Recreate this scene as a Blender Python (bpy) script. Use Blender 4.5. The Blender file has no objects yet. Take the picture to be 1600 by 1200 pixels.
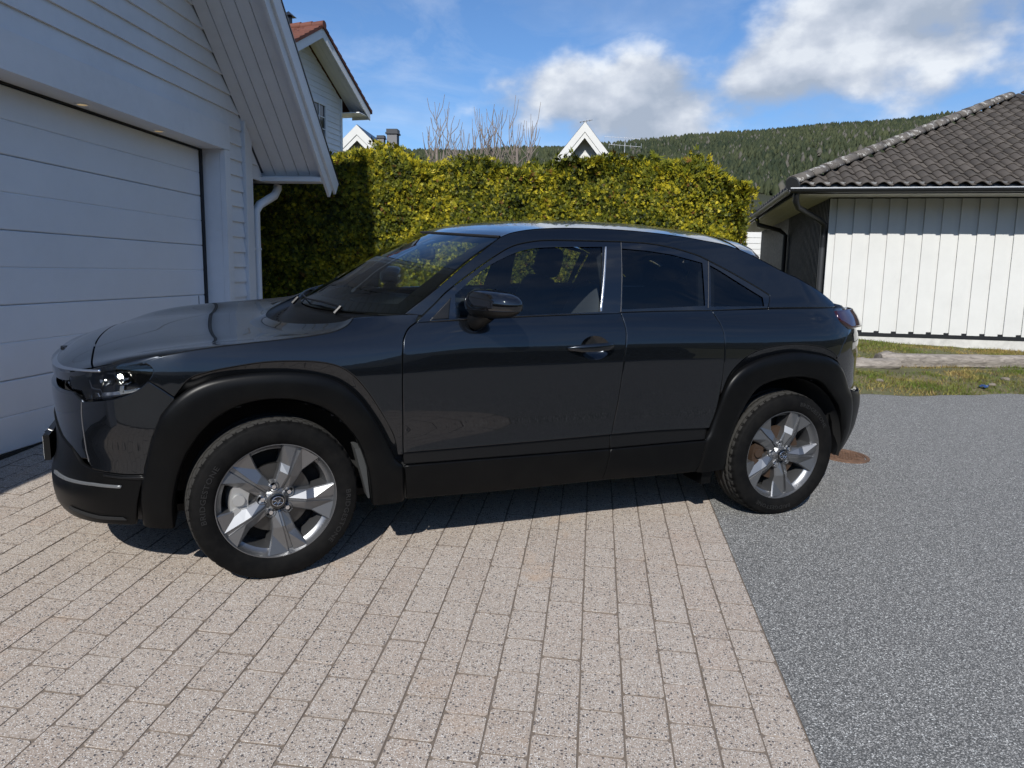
import bpy, bmesh, math, random, json
import numpy as np
from mathutils import Vector, Matrix
from mathutils.geometry import delaunay_2d_cdt
random.seed(7); RNG = np.random.default_rng(7)
scn = bpy.context.scene
COL = scn.collection

# ------------------------------------------------------------------ camera
FPX = 1162.1
YAW, PITCH, ROLL, CAMH = 0.07894, 0.14702, 0.01763, 1.5064
_f = Vector((-math.sin(YAW)*math.cos(PITCH), math.cos(YAW)*math.cos(PITCH), -math.sin(PITCH)))
_r = Vector((math.cos(YAW), math.sin(YAW), 0)); _u = _r.cross(_f)
_r2 = math.cos(ROLL)*_r + math.sin(ROLL)*_u; _u2 = -math.sin(ROLL)*_r + math.cos(ROLL)*_u
cam = bpy.data.cameras.new('camera'); cam.sensor_width = 36.0; cam.lens = FPX/1600*36
cam.clip_start = .05; cam.clip_end = 6000
camo = bpy.data.objects.new('camera', cam); COL.objects.link(camo)
camo.matrix_world = Matrix(((_r2.x, _u2.x, -_f.x, 0), (_r2.y, _u2.y, -_f.y, 0), (_r2.z, _u2.z, -_f.z, CAMH), (0, 0, 0, 1)))
scn.camera = camo

# ------------------------------------------------------------------ sun, sky, exposure
SUNL = Vector((.07, 1.0, -.77)).normalized()          # the way the light travels
sl = bpy.data.lights.new('sun', 'SUN'); sl.energy = 4.6; sl.angle = math.radians(.53); sl.color = (1, .968, .91)
so = bpy.data.objects.new('sun', sl); COL.objects.link(so)
so.rotation_euler = SUNL.to_track_quat('-Z', 'Y').to_euler()
so.location = (-3, -30, 30)
scn.view_settings.view_transform = 'Standard'; scn.view_settings.look = 'None'
scn.view_settings.exposure = 0.25; scn.view_settings.gamma = 1.0
scn.render.engine = 'CYCLES'
scn.cycles.max_bounces = 7; scn.cycles.transparent_max_bounces = 16; scn.cycles.glossy_bounces = 4
scn.cycles.diffuse_bounces = 2; scn.cycles.caustics_reflective = False; scn.cycles.caustics_refractive = False
scn.cycles.use_denoising = True

world = bpy.data.worlds.new('World'); scn.world = world; world.use_nodes = True
def build_world():
    nt = world.node_tree; N = nt.nodes; Lk = nt.links; N.clear()
    def nd(t, **k):
        n = N.new(t)
        for a, b in k.items(): setattr(n, a, b)
        return n
    def math_(op, a, b=None, c=None, clamp=False):
        n = nd('ShaderNodeMath', operation=op); n.use_clamp = clamp
        for i, x in enumerate((a, b, c)):
            if x is None: continue
            if isinstance(x, (int, float)): n.inputs[i].default_value = x
            else: Lk.new(x, n.inputs[i])
        return n.outputs[0]
    def vmath(op, a, b):
        n = nd('ShaderNodeVectorMath', operation=op)
        for i, x in enumerate((a, b)):
            if isinstance(x, tuple): n.inputs[i].default_value = x
            else: Lk.new(x, n.inputs[i])
        return n
    sky = nd('ShaderNodeTexSky', sky_type='NISHITA'); sky.sun_disc = False
    sky.sun_elevation = math.radians(37.5); sky.sun_rotation = math.radians(184)
    sky.altitude = 150; sky.air_density = 1.0; sky.dust_density = .35; sky.ozone_density = 1.6
    tc = nd('ShaderNodeTexCoord'); d = tc.outputs['Generated']
    # clouds drawn on the sky: broken cumulus in fractal noise, denser in a few banks
    def cloud_noise(vec):
        m = vmath('MULTIPLY', vec, (1.0, 1.0, 1.55)).outputs[0]
        w = nd('ShaderNodeTexNoise'); w.inputs['Scale'].default_value = 5.2; w.inputs['Detail'].default_value = 9
        w.inputs['Roughness'].default_value = .52; w.inputs['Distortion'].default_value = .0
        Lk.new(m, w.inputs['Vector']); return w.outputs['Fac']
    n1 = cloud_noise(d)
    n2 = cloud_noise(vmath('ADD', d, (-.012, -.02, .035)).outputs[0])
    banks = None
    for (x, y, z), rad, amp in (((.03, .973, .218), .10, .27), ((.115, .973, .192), .09, .25), ((-.065, .97, .215), .06, .22),
                                ((.30, .905, .30), .11, .22), ((.43, .87, .262), .12, .23), ((.225, .949, .215), .06, .20),
                                ((-.15, .975, .165), .08, .12), ((-.30, .94, .15), .05, -.08), ((-.2, .94, .26), .2, -.10), ((.10, .95, .30), .07, -.14), ((.28, .94, .185), .05, -.06),
                                ((.40, .895, .20), .05, .06)):
        dist = vmath('DISTANCE', d, (x, y, z)).outputs['Value']
        g = math_('POWER', 2.718, math_('MULTIPLY', math_('MULTIPLY', dist, dist), -1/(rad*rad)))
        g = math_('MULTIPLY', g, amp); banks = g if banks is None else math_('ADD', banks, g)
    dens = math_('ADD', n1, banks)
    mr = nd('ShaderNodeMapRange', interpolation_type='SMOOTHERSTEP'); Lk.new(dens, mr.inputs[0])
    mr.inputs[1].default_value = .575; mr.inputs[2].default_value = .80
    # thin veil
    wv = nd('ShaderNodeTexNoise'); wv.inputs['Scale'].default_value = 3.0; wv.inputs['Detail'].default_value = 7; wv.inputs['Roughness'].default_value = .6
    wv.inputs['Distortion'].default_value = 1.2
    Lk.new(vmath('MULTIPLY', d, (1.0, 1.0, 3.4)).outputs[0], wv.inputs['Vector'])
    mv = nd('ShaderNodeMapRange'); Lk.new(wv.outputs['Fac'], mv.inputs[0]); mv.inputs[1].default_value = .42; mv.inputs[2].default_value = .78; mv.inputs[4].default_value = .35
    mask = math_('MAXIMUM', mr.outputs[0], mv.outputs[0])
    # cloud brightness: lit rims, greyer thick bases
    lit = math_('MULTIPLY_ADD', math_('SUBTRACT', n1, n2), 5.0, .62, clamp=True)
    thick = nd('ShaderNodeMapRange'); Lk.new(dens, thick.inputs[0]); thick.inputs[1].default_value = .62; thick.inputs[2].default_value = .95
    thick.inputs[3].default_value = 1.0; thick.inputs[4].default_value = .72
    cr = nd('ShaderNodeValToRGB'); Lk.new(math_('MULTIPLY', lit, thick.outputs[0]), cr.inputs[0])
    e = cr.color_ramp.elements; e[0].position = .1; e[0].color = (.34, .40, .50, 1); e[1].position = .95; e[1].color = (.76, .80, .85, 1)
    mid = cr.color_ramp.elements.new(.52); mid.color = (.50, .55, .64, 1)
    sc = nd('ShaderNodeMix', data_type='RGBA', blend_type='MULTIPLY'); sc.inputs[0].default_value = 1
    Lk.new(sky.outputs[0], sc.inputs[6]); sc.inputs[7].default_value = (.060, .083, .110, 1)
    mx = nd('ShaderNodeMix', data_type='RGBA'); Lk.new(mask, mx.inputs[0]); Lk.new(sc.outputs[2], mx.inputs[6]); Lk.new(cr.outputs[0], mx.inputs[7])
    bg = nd('ShaderNodeBackground'); bg.inputs[1].default_value = 1.0; Lk.new(mx.outputs[2], bg.inputs[0])
    out = nd('ShaderNodeOutputWorld'); Lk.new(bg.outputs[0], out.inputs[0])
build_world()

# ------------------------------------------------------------------ helpers
def tag(o, label=None, cat=None, group=None, kind=None):
    if label: o['label'] = label
    if cat: o['category'] = cat
    if group: o['group'] = group
    if kind: o['kind'] = kind
    return o
def empty(name, loc=(0, 0, 0), label=None, cat=None, group=None, kind=None, parent=None):
    o = bpy.data.objects.new(name, None); COL.objects.link(o); o.location = loc; o.empty_display_size = .1
    if parent: o.parent = parent
    return tag(o, label, cat, group, kind)
def obj(name, me, mat=None, parent=None, mw=None):
    o = bpy.data.objects.new(name, me); COL.objects.link(o)
    if mat is not None and len(me.materials) == 0: me.materials.append(mat)
    if parent is not None: o.parent = parent
    if mw is not None: o.matrix_local = mw
    return o
def mesh(name, v, f, smooth=False, normals=None):
    me = bpy.data.meshes.new(name)
    me.from_pydata([tuple(map(float, a)) for a in v], [], [tuple(int(i) for i in a) for a in f]); me.update()
    if smooth: me.polygons.foreach_set('use_smooth', [True]*len(me.polygons))
    if normals is not None:
        me.polygons.foreach_set('use_smooth', [True]*len(me.polygons))
        me.normals_split_custom_set_from_vertices([tuple(map(float, n)) for n in normals])
    return me
def fastmesh(name, V, F):                                  # numpy arrays, all tris or all quads
    V = np.asarray(V, np.float32); F = np.asarray(F, np.int32); k = F.shape[1]
    me = bpy.data.meshes.new(name); me.vertices.add(len(V)); me.vertices.foreach_set('co', V.ravel())
    me.loops.add(F.size); me.loops.foreach_set('vertex_index', F.ravel())
    me.polygons.add(len(F)); me.polygons.foreach_set('loop_start', np.arange(0, F.size, k, dtype=np.int32))
    me.polygons.foreach_set('loop_total', np.full(len(F), k, np.int32)); me.update(calc_edges=True); me.validate(); return me
class MB:
    def __init__(s): s.v = []; s.f = []
    def add(s, v, f):
        n = len(s.v); s.v += [tuple(a) for a in v]; s.f += [tuple(i+n for i in a) for a in f]; return s
    def box(s, x0, x1, y0, y1, z0, z1):
        return s.add([(x0, y0, z0), (x1, y0, z0), (x1, y1, z0), (x0, y1, z0), (x0, y0, z1), (x1, y0, z1), (x1, y1, z1), (x0, y1, z1)],
                     [(3, 2, 1, 0), (4, 5, 6, 7), (0, 1, 5, 4), (1, 2, 6, 5), (2, 3, 7, 6), (3, 0, 4, 7)])
    def hexa(s, P):                                          # 8 corners, bottom ring then top ring
        return s.add(P, [(3, 2, 1, 0), (4, 5, 6, 7), (0, 1, 5, 4), (1, 2, 6, 5), (2, 3, 7, 6), (3, 0, 4, 7)])
    def prism(s, poly, a, b):                                # polygon of 3-D points swept from +a to +b (vectors)
        n = len(poly); P = [Vector(p)+Vector(a) for p in poly]+[Vector(p)+Vector(b) for p in poly]
        return s.add(P, [tuple(range(n-1, -1, -1)), tuple(range(n, 2*n))]+[(i, (i+1) % n, n+(i+1) % n, n+i) for i in range(n)])
    def tube(s, pts, rad, n=8, cap=True):
        pts = [Vector(p) for p in pts]; rad = rad if hasattr(rad, '__len__') else [rad]*len(pts)
        base = len(s.v); up = None
        for i, p in enumerate(pts):
            t = (pts[min(i+1, len(pts)-1)]-pts[max(i-1, 0)]).normalized()
            if up is None: up = t.orthogonal().normalized()
            up = (up-t*up.dot(t)).normalized(); sd = t.cross(up)
            for k in range(n):
                a = 2*math.pi*k/n; s.v.append(tuple(p+(up*math.cos(a)+sd*math.sin(a))*rad[i]))
        for i in range(len(pts)-1):
            for k in range(n):
                a = base+i*n+k; b = base+i*n+(k+1) % n; s.f.append((a, b, b+n, a+n))
        if cap:
            s.f.append(tuple(base+k for k in range(n-1, -1, -1))); e = base+(len(pts)-1)*n; s.f.append(tuple(e+k for k in range(n)))
        return s
    def lathe(s, prof, n=48, axis='y', close=False):         # prof: (radius, height along axis)
        b = len(s.v)
        for r, hh in prof:
            for k in range(n):
                a = 2*math.pi*k/n; c, d = r*math.cos(a), r*math.sin(a)
                s.v.append((c, hh, d) if axis == 'y' else (c, d, hh))
        m = len(prof)
        for i in range(m if close else m-1):
            for k in range(n):
                i2 = (i+1) % m; s.f.append((b+i*n+k, b+i*n+(k+1) % n, b+i2*n+(k+1) % n, b+i2*n+k))
        return s
    def mesh(s, name, smooth=False): return mesh(name, s.v, s.f, smooth)
    def build(s, name, mat, parent=None, smooth=False, mw=None):
        o = obj(name, s.mesh(name, smooth), mat, parent, mw)
        if smooth: auto_smooth(o)
        return o
def auto_smooth(o, ang=38):
    me = o.data
    ct = math.cos(math.radians(ang)); bm = bmesh.new(); bm.from_mesh(me); bm.normal_update()
    for e in bm.edges:
        e.smooth = not (len(e.link_faces) == 2 and e.link_faces[0].normal.dot(e.link_faces[1].normal) < ct)
    bm.to_mesh(me); bm.free(); me.polygons.foreach_set('use_smooth', [True]*len(me.polygons))

# ------------------------------------------------------------------ materials
MATS = {}
def mat(name, base=(.5, .5, .5), rough=.5, metal=0., spec=.5, coat=0., coat_r=.05, emit=None, estr=0.):
    m = bpy.data.materials.new(name); m.use_nodes = True; b = m.node_tree.nodes['Principled BSDF']
    b.inputs['Base Color'].default_value = (*base, 1); b.inputs['Roughness'].default_value = rough; b.inputs['Metallic'].default_value = metal
    b.inputs['Specular IOR Level'].default_value = spec; b.inputs['Coat Weight'].default_value = coat; b.inputs['Coat Roughness'].default_value = coat_r
    if emit: b.inputs['Emission Color'].default_value = (*emit, 1); b.inputs['Emission Strength'].default_value = estr
    MATS[name] = m; return m
class NT:
    def __init__(s, m): s.m = m; s.t = m.node_tree; s.b = s.t.nodes['Principled BSDF']
    def n(s, t, ins=None, **k):
        x = s.t.nodes.new(t)
        for a, v in k.items(): setattr(x, a, v)
        for a, v in (ins or {}).items():
            if hasattr(v, 'is_output') or isinstance(v, bpy.types.NodeSocket): s.t.links.new(v, x.inputs[a])
            else: x.inputs[a].default_value = v
        return x
    def link(s, a, b): s.t.links.new(a, b)
    def pos(s): return s.n('ShaderNodeNewGeometry').outputs['Position']
    def objc(s): return s.n('ShaderNodeTexCoord').outputs['Object']
    def noise(s, vec, scale, detail=4, rough=.55, dist=0): return s.n('ShaderNodeTexNoise', {'Vector': vec, 'Scale': scale, 'Detail': detail, 'Roughness': rough, 'Distortion': dist}).outputs['Fac']
    def ramp(s, fac, stops, interp='LINEAR'):
        r = s.n('ShaderNodeValToRGB', {'Fac': fac}); r.color_ramp.interpolation = interp; e = r.color_ramp.elements
        while len(e) < len(stops): e.new(.5)
        for x, (p, c) in zip(e, stops): x.position = p; x.color = (*c, 1) if len(c) == 3 else c
        return r.outputs['Color']
    def mix(s, fac, a, b, mode='MIX'):
        x = s.n('ShaderNodeMix', data_type='RGBA', blend_type=mode)
        for i, v in ((0, fac), (6, a), (7, b)):
            if isinstance(v, bpy.types.NodeSocket): s.link(v, x.inputs[i])
            elif i == 0: x.inputs[0].default_value = v
            else: x.inputs[i].default_value = (*v, 1)
        return x.outputs[2]
    def mapr(s, v, a, b, c, d): return s.n('ShaderNodeMapRange', {0: v, 1: a, 2: b, 3: c, 4: d}).outputs[0]
    def bump(s, hgt, strength=.3, dist=.01): s.link(s.n('ShaderNodeBump', {'Height': hgt, 'Strength': strength, 'Distance': dist}).outputs[0], s.b.inputs['Normal'])
    def col(s, c): s.link(c, s.b.inputs['Base Color'])
    def rough(s, c): s.link(c, s.b.inputs['Roughness'])
def speckle(t, vec, scale, thr, soft=.05, seed=0.):
    v = t.n('ShaderNodeTexVoronoi', {'Vector': t.n('ShaderNodeVectorMath', {0: vec, 1: (seed, seed*1.7, seed*.6)}, operation='ADD').outputs[0], 'Scale': scale, 'Randomness': 1.0})
    # random cells only: use the cell colour as a lottery, the distance as the stone's shape
    lot = t.n('ShaderNodeSeparateColor', {0: v.outputs['Color']}).outputs[0]
    a = t.mapr(lot, thr, thr+soft, 0, 1); b = t.mapr(v.outputs['Distance'], .30, .42, 1, 0)
    return t.n('ShaderNodeMath', {0: a, 1: b}, operation='MULTIPLY').outputs[0]
def m_painted_wood(name, c, rough=.5, dirt=.15, grain=.25):
    m = mat(name, c, rough); t = NT(m); p = t.pos()
    n1 = t.noise(p, 2.3, 6, .65); n2 = t.noise(p, 14, 5, .6)
    k = tuple(x*(1-dirt) for x in c)
    t.col(t.mix(t.mapr(n1, .35, .7, 0, 1), c, t.mix(t.mapr(n2, .4, .7, 0, 1), k, tuple(x*.96 for x in c))))
    s = t.n('ShaderNodeVectorMath', {0: p, 1: (60, 6, 60)}, operation='MULTIPLY').outputs[0]
    t.bump(t.noise(s, 1, 4, .6), grain, .002); t.rough(t.mapr(n2, .3, .7, rough-.08, rough+.1)); return m
def m_paver():
    m = mat('paver_concrete', (.42, .38, .34), .85); t = NT(m); p = t.pos()
    oi = t.n('ShaderNodeObjectInfo').outputs['Random']
    tint = t.ramp(oi, [(0, (.345, .275, .222)), (.3, (.37, .305, .252)), (.6, (.385, .32, .265)), (.85, (.40, .338, .285)), (1, (.37, .28, .22))])
    lo = t.noise(p, 1.3, 4, .6); base = t.mix(t.mapr(lo, .35, .7, 0, 1), tint, (.385, .325, .27))
    fine = t.noise(p, 320, 3, .7); base = t.mix(t.mapr(fine, .35, .7, .0, .7), base, (.25, .21, .175))
    w1 = speckle(t, pw if False else p, 230, .46, .08, 1.); base = t.mix(w1, base, (.68, .66, .62))
    wob = t.n('ShaderNodeTexNoise', {'Vector': p, 'Scale': 260., 'Detail': 2.}).outputs['Color']; pw = t.n('ShaderNodeVectorMath', {0: wob, 1: (.006, .006, .006), 2: p}, operation='MULTIPLY_ADD').outputs[0]
    d1 = speckle(t, pw, 165, .60, .06, 3.); d2 = speckle(t, pw, 92, .76, .05, 5.)
    base = t.mix(d1, base, (.075, .07, .07)); base = t.mix(d2, base, (.06, .055, .058))
    st = t.noise(p, 3.1, 5, .6, .4); base = t.mix(t.mapr(st, .62, .74, 0, .35), base, (.42, .27, .16))
    t.col(base); t.bump(t.noise(p, 240, 4, .7), .5, .0025); return m
def m_asphalt():
    m = mat('asphalt_gray', (.1, .1, .1), .8); t = NT(m); p = t.pos()
    lo = t.noise(p, .9, 5, .6); big = t.mix(t.mapr(lo, .3, .7, 0, 1), (.255, .25, .24), (.31, .303, .288))
    v = t.n('ShaderNodeTexVoronoi', {'Vector': p, 'Scale': 190, 'Randomness': 1.})
    lot = t.n('ShaderNodeSeparateColor', {0: v.outputs['Color']}).outputs[0]
    stone = t.ramp(lot, [(0, (.05, .05, .05)), (.35, (.185, .182, .175)), (.65, (.29, .285, .272)), (.86, (.45, .44, .42)), (1, (.70, .69, .66))])
    base = t.mix(.68, big, stone)
    base = t.mix(t.mapr(v.outputs['Distance'], .35, .6, 0, .75), base, (.04, .042, .042))
    w = speckle(t, p, 120, .88, .05, 2.); base = t.mix(w, base, (.55, .56, .54))
    t.col(base); t.bump(v.outputs['Distance'], .65, .004)
    t.b.inputs['Specular IOR Level'].default_value = .35; return m
def m_tile(name, c0, c1, c2):
    m = mat(name, c0, .75); t = NT(m); p = t.pos(); oi = t.n('ShaderNodeObjectInfo').outputs['Random']
    base = t.ramp(oi, [(0, c0), (.5, c1), (1, c2)]); n = t.noise(p, 9, 6, .7)
    base = t.mix(t.mapr(n, .45, .75, 0, .6), base, tuple(x*1.35 for x in c1)); n2 = t.noise(p, 45, 4, .65)
    base = t.mix(t.mapr(n2, .55, .75, 0, .55), base, tuple(x*.45 for x in c0)); t.col(base); t.bump(n2, .4, .004); return m
def m_glass(name, tint, refl=1.0, ior=1.5):
    m = bpy.data.materials.new(name); m.use_nodes = True; nt = m.node_tree; nt.nodes.clear()
    o = nt.nodes.new('ShaderNodeOutputMaterial'); mx = nt.nodes.new('ShaderNodeMixShader'); tr = nt.nodes.new('ShaderNodeBsdfTransparent')
    gl = nt.nodes.new('ShaderNodeBsdfGlossy'); fr = nt.nodes.new('ShaderNodeFresnel'); fr.inputs[0].default_value = ior
    tr.inputs[0].default_value = (*tint, 1); gl.inputs['Roughness'].default_value = .0; gl.inputs[0].default_value = (refl, refl, refl, 1)
    nt.links.new(fr.outputs[0], mx.inputs[0]); nt.links.new(tr.outputs[0], mx.inputs[1]); nt.links.new(gl.outputs[0], mx.inputs[2]); nt.links.new(mx.outputs[0], o.inputs[0])
    MATS[name] = m; return m
def m_vcol(name, rough=.6, trans=0.):
    m = mat(name, (.1, .1, .05), rough); t = NT(m); a = t.n('ShaderNodeVertexColor'); a.layer_name = 'tint'; t.col(a.outputs[0]); t.b.inputs['Specular IOR Level'].default_value = .25
    if trans:
        tl = t.n('ShaderNodeBsdfTranslucent'); t.link(a.outputs[0], tl.inputs[0]); mx = t.n('ShaderNodeMixShader', {0: trans}); t.link(t.b.outputs[0], mx.inputs[1]); t.link(tl.outputs[0], mx.inputs[2])
        t.link(mx.outputs[0], t.t.nodes['Material Output'].inputs[0])
    return m
def m_wood_old():
    m = mat('weathered_timber', (.2, .17, .14), .85); t = NT(m); p = t.pos()
    s = t.n('ShaderNodeVectorMath', {0: p, 1: (3, 14, 22)}, operation='MULTIPLY').outputs[0]; g = t.noise(s, 1.4, 7, .7, .6)
    t.col(t.ramp(g, [(.25, (.05, .042, .036)), (.45, (.20, .175, .15)), (.6, (.30, .265, .23)), (.8, (.42, .38, .33))])); t.bump(g, .8, .02); return m
def m_soil():
    m = mat('soil_and_moss', (.1, .09, .05), .95); t = NT(m); p = t.pos(); a = t.noise(p, 1.6, 6, .65); b = t.noise(p, 22, 5, .7)
    c = t.ramp(a, [(.3, (.10, .085, .045)), (.5, (.115, .12, .042)), (.62, (.19, .155, .075)), (.8, (.12, .10, .06))])
    t.col(t.mix(t.mapr(b, .4, .7, 0, .7), c, (.045, .038, .025))); t.bump(b, .8, .03); return m
WHITE = m_painted_wood('white_wood_paint', (.82, .825, .83), .5, .10)
DOORW = m_painted_wood('white_door_enamel', (.80, .81, .82), .42, .06, .12)
WHITE2 = m_painted_wood('white_board_paint', (.565, .565, .545), .6, .08)
DARKW = m_painted_wood('black_wood_stain', (.018, .018, .02), .55, .2)
SOFFD = m_painted_wood('white_soffit_paint', (.62, .60, .56), .6, .12)
BLACKM = mat('black_metal', (.012, .013, .015), .35, 0, .5)
GUTM = mat('grey_metal_gutter', (.045, .047, .05), .38, .2)
RUBB = mat('black_rubber_seal', (.01, .01, .011), .6)
CONC = m_painted_wood('pale_concrete', (.55, .54, .51), .85, .35, .5)
PAVER, ASPH, SOIL, WOOD = m_paver(), m_asphalt(), m_soil(), m_wood_old()
TILE = m_tile('dark_concrete_tile', (.038, .032, .027), (.056, .047, .040), (.072, .061, .052))
REDT = m_tile('red_clay_tile', (.10, .035, .022), (.14, .048, .03), (.085, .028, .02))
BED = mat('joint_sand', (.15, .12, .095), .95)
GLASSD = mat('dark_window_pane', (.02, .022, .025), .05, 0, .6)
GREYP = mat('grey_render', (.16, .16, .165), .8)
def m_rust():
    m = mat('rusty_iron', (.2, .1, .05), .8); t = NT(m); n = t.noise(t.pos(), 30, 6, .7); t.col(t.ramp(n, [(.3, (.06, .035, .022)), (.55, (.13, .07, .04)), (.75, (.20, .125, .08))])); t.bump(n, .5, .004); return m
RUST = m_rust()
# ================================================================== the setting
GX, GY, PY = -.03285, .06157, .02959
def gz(x, y): return GX*min(max(x, -9), 14)+GY*min(max(y, -9), 15)
GN = Vector((-GX, -GY, 1)).normalized()
def px_of(P):
    d = Vector(P)-Vector((0, 0, CAMH)); z = d.dot(_f)
    return (800+FPX*d.dot(_r2)/z, 600-FPX*d.dot(_u2)/z) if z > .05 else (-9e4, -9e4)
def vnoise(x, y, s=1., seed=0):                               # cheap smooth value noise
    x = np.asarray(x, float)*s+seed*17.3; y = np.asarray(y, float)*s+seed*9.1; xi = np.floor(x); yi = np.floor(y); fx = x-xi; fy = y-yi
    fx = fx*fx*(3-2*fx); fy = fy*fy*(3-2*fy)
    def hsh(a, b): v = np.sin(a*127.1+b*311.7+seed*74.7)*43758.5453; return v-np.floor(v)
    return (hsh(xi, yi)*(1-fx)+hsh(xi+1, yi)*fx)*(1-fy)+(hsh(xi, yi+1)*(1-fx)+hsh(xi+1, yi+1)*fx)*fy
def gridmesh(name, xs, ys, zf):
    X, Y = np.meshgrid(xs, ys, indexing='ij'); Z = zf(X, Y); n, m = X.shape
    V = np.stack([X, Y, Z], -1).reshape(-1, 3); i, j = np.meshgrid(np.arange(n-1), np.arange(m-1), indexing='ij'); a = (i*m+j).ravel()
    return fastmesh(name, V, np.stack([a, a+m, a+m+1, a+1], -1))
gzv = lambda X, Y: GX*np.clip(X, -9, 14)+GY*np.clip(Y, -9, 15)
# one sheet of earth out to the horizon, dropped under the built surfaces
ax = np.r_[-2500, -1200, -500, -200, -80, -40, np.linspace(-20, 20, 41), 40, 80, 200, 500, 1200, 2500]
g = gridmesh('ground', ax, ax, lambda X, Y: gzv(X, Y)-.09)
tag(obj('ground', g, SOIL), kind='structure')

# asphalt: right of the paving edge line, up to an uneven grass edge
def edge_x(y): return .698+.0296*y                            # the straight edge between pavers and asphalt
def far_edge(x): return 7.38+.272*(x-1.9)+.05*math.sin(x*3.1)+.03*math.sin(x*8.3+1)
def make_asphalt():
    V = []; F = []; nx, ny = 70, 60
    for i in range(nx+1):
        t = i/nx
        for j in range(ny+1):
            y = -12+(j/ny)*20; x0 = edge_x(y); x = x0+(18-x0)*t**1.6
            yt = far_edge(x); y = -12+(yt+12)*(j/ny); x = edge_x(y)+(18-edge_x(y))*t**1.6
            V.append((x, y, gz(x, y)+.004*(vnoise(x, y, .8)-.5)-(.012 if j == ny else 0)))
    for i in range(nx):
        for j in range(ny): a = i*(ny+1)+j; F.append((a, a+ny+1, a+ny+2, a+1))
    b = len(V); xs = np.r_[np.linspace(-16, -4.5, 12), np.linspace(-4, .68, 14)]; ys = np.linspace(-12, .72, 24)
    for x in xs:
        for y in ys: V.append((x+(.0296*y+.018 if x > .6 else 0), y, gz(x, y)-.002))
    for i in range(len(xs)-1):
        for j in range(23): a = b+i*24+j; F.append((a, a+24, a+25, a+1))
    return fastmesh('asphalt', V, F)
tag(obj('asphalt', make_asphalt(), ASPH), kind='structure')
# earth bank with moss between asphalt and the neighbour's wall
def bank_z(X, Y):
    fe = 7.38+.272*(X-1.9); t = np.clip((Y-fe)/.25, 0, 1)
    return gzv(X, Y)-.03+.045*t+.05*(vnoise(X, Y, 1.7, 2)-.5)*t+.02*(vnoise(X, Y, 6, 3)-.5)*t
tag(obj('grass_verge', gridmesh('grass_verge', np.linspace(1.2, 14, 130), np.linspace(7.0, 17, 110), bank_z), SOIL), kind='structure')

# ---- paving: courses of concrete blocks running along the garage wall
paving = empty('paving', (0, 0, 0), kind='structure')
PA = Vector((-math.cos(PY), math.sin(PY), 0)); PA = (PA-GN*PA.dot(GN)).normalized()   # across, leftwards
PB = GN.cross(-PA).normalized()
if PB.y < 0: PB = -PB
P0 = Vector((edge_x(0), 0, gz(edge_x(0), 0)))
CW, CL = .1405, .2085
def paver_mesh(k):
    r = random.Random(k); w, l, c, hh = (CW-.0034)/2, (CL-.0038)/2, .004, .055
    j = lambda s=.0012: r.uniform(-s, s)
    rings = []
    for (iw, il, z) in ((w, l, -hh), (w, l, -.0030), (w-.0014, l-.0006, -.0006), (w-c-.002, l-.0014, 0)):
        cr = .009
        pts = [(iw-cr, -il), (iw, -il+cr), (iw, il-cr), (iw-cr, il), (-iw+cr, il), (-iw, il-cr), (-iw, -il+cr), (-iw+cr, -il)]
        rings.append([(a+j(), b+j(), z+(j(.0008) if z > -.01 else 0)) for a, b in pts])
    V = sum(rings, []); F = []
    for q in range(3):
        for i in range(8): F.append((q*8+i, q*8+(i+1) % 8, q*8+8+(i+1) % 8, q*8+8+i))
    F.append(tuple(range(24, 32))); me = mesh('paver', V, F); me.materials.append(PAVER); me.materials.append(BED)
    for p in me.polygons:
        if p.index < 16: p.material_index = 1
    return me
PM = [paver_mesh(k) for k in range(14)]
def make_paving():
    cand = []; r = random.Random(3); off = 0.
    for a in range(0, 31):
        off = (a % 2)*CL*.5+r.uniform(-.035, .035)
        for b in range(4, 39):
            ac, bc = (a+.5)*CW+.003, b*CL+off; C = P0+PA*ac+PB*bc
            if C.x < -3.42 and C.y > .8: continue
            if C.y > 7.9: continue
            x, y = px_of(C); area = 0
            if -70 < x < 1340 and 600 < y < 1290:
                q = [px_of(C+PA*s*CW/2+PB*u*CL/2) for s, u in ((1, 1), (1, -1), (-1, -1), (-1, 1))]
                q = [(min(max(u, 0), 1600), min(max(v, 0), 1200)) for u, v in q]
                area = abs(sum(q[i][0]*q[(i+1) % 4][1]-q[(i+1) % 4][0]*q[i][1] for i in range(4)))/2
                if y < 905-.127*(x-330)-20 and x > 150 or (y < 812 and x > 90): area *= .01      # under the car
            cand.append((area, C, ac, bc))
    cand.sort(key=lambda t: -t[0]); rest = MB(); R = Matrix((PA*-1, PB, GN)).transposed()
    for i, (area, C, ac, bc) in enumerate(cand):
        me = PM[r.randrange(len(PM))]; rz = r.gauss(0, .004)+(math.pi if r.random() < .5 else 0)
        M = Matrix.Translation(C+GN*r.uniform(-.0013, .0013)) @ R.to_4x4() @ Matrix.Rotation(rz, 4, 'Z') @ Matrix.Rotation(r.gauss(0, .0016), 4, 'X') @ Matrix.Rotation(r.gauss(0, .0028), 4, 'Y')
        if i < 300 and area > 1:
            o = bpy.data.objects.new('paver', me); COL.objects.link(o); o.parent = paving; o.matrix_local = M
        else:
            rest.add([M @ v.co for v in me.vertices], [tuple(p.vertices) for p in me.polygons])
    o = rest.build('paver_field', PAVER, paving); o['kind'] = 'stuff'; o.data.materials.append(BED); o.data.polygons.foreach_set('material_index', [1 if i % 25 < 16 else 0 for i in range(len(o.data.polygons))])
    bed = MB(); c = [P0+PA*(-.001)+PB*.75, P0+PA*4.3+PB*.75, P0+PA*4.3+PB*8.05, P0+PA*(-.001)+PB*8.05]
    bed.add([q-GN*.0034 for q in c], [(0, 3, 2, 1)]); bed.build('joint_sand', BED, paving)
make_paving()

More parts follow.
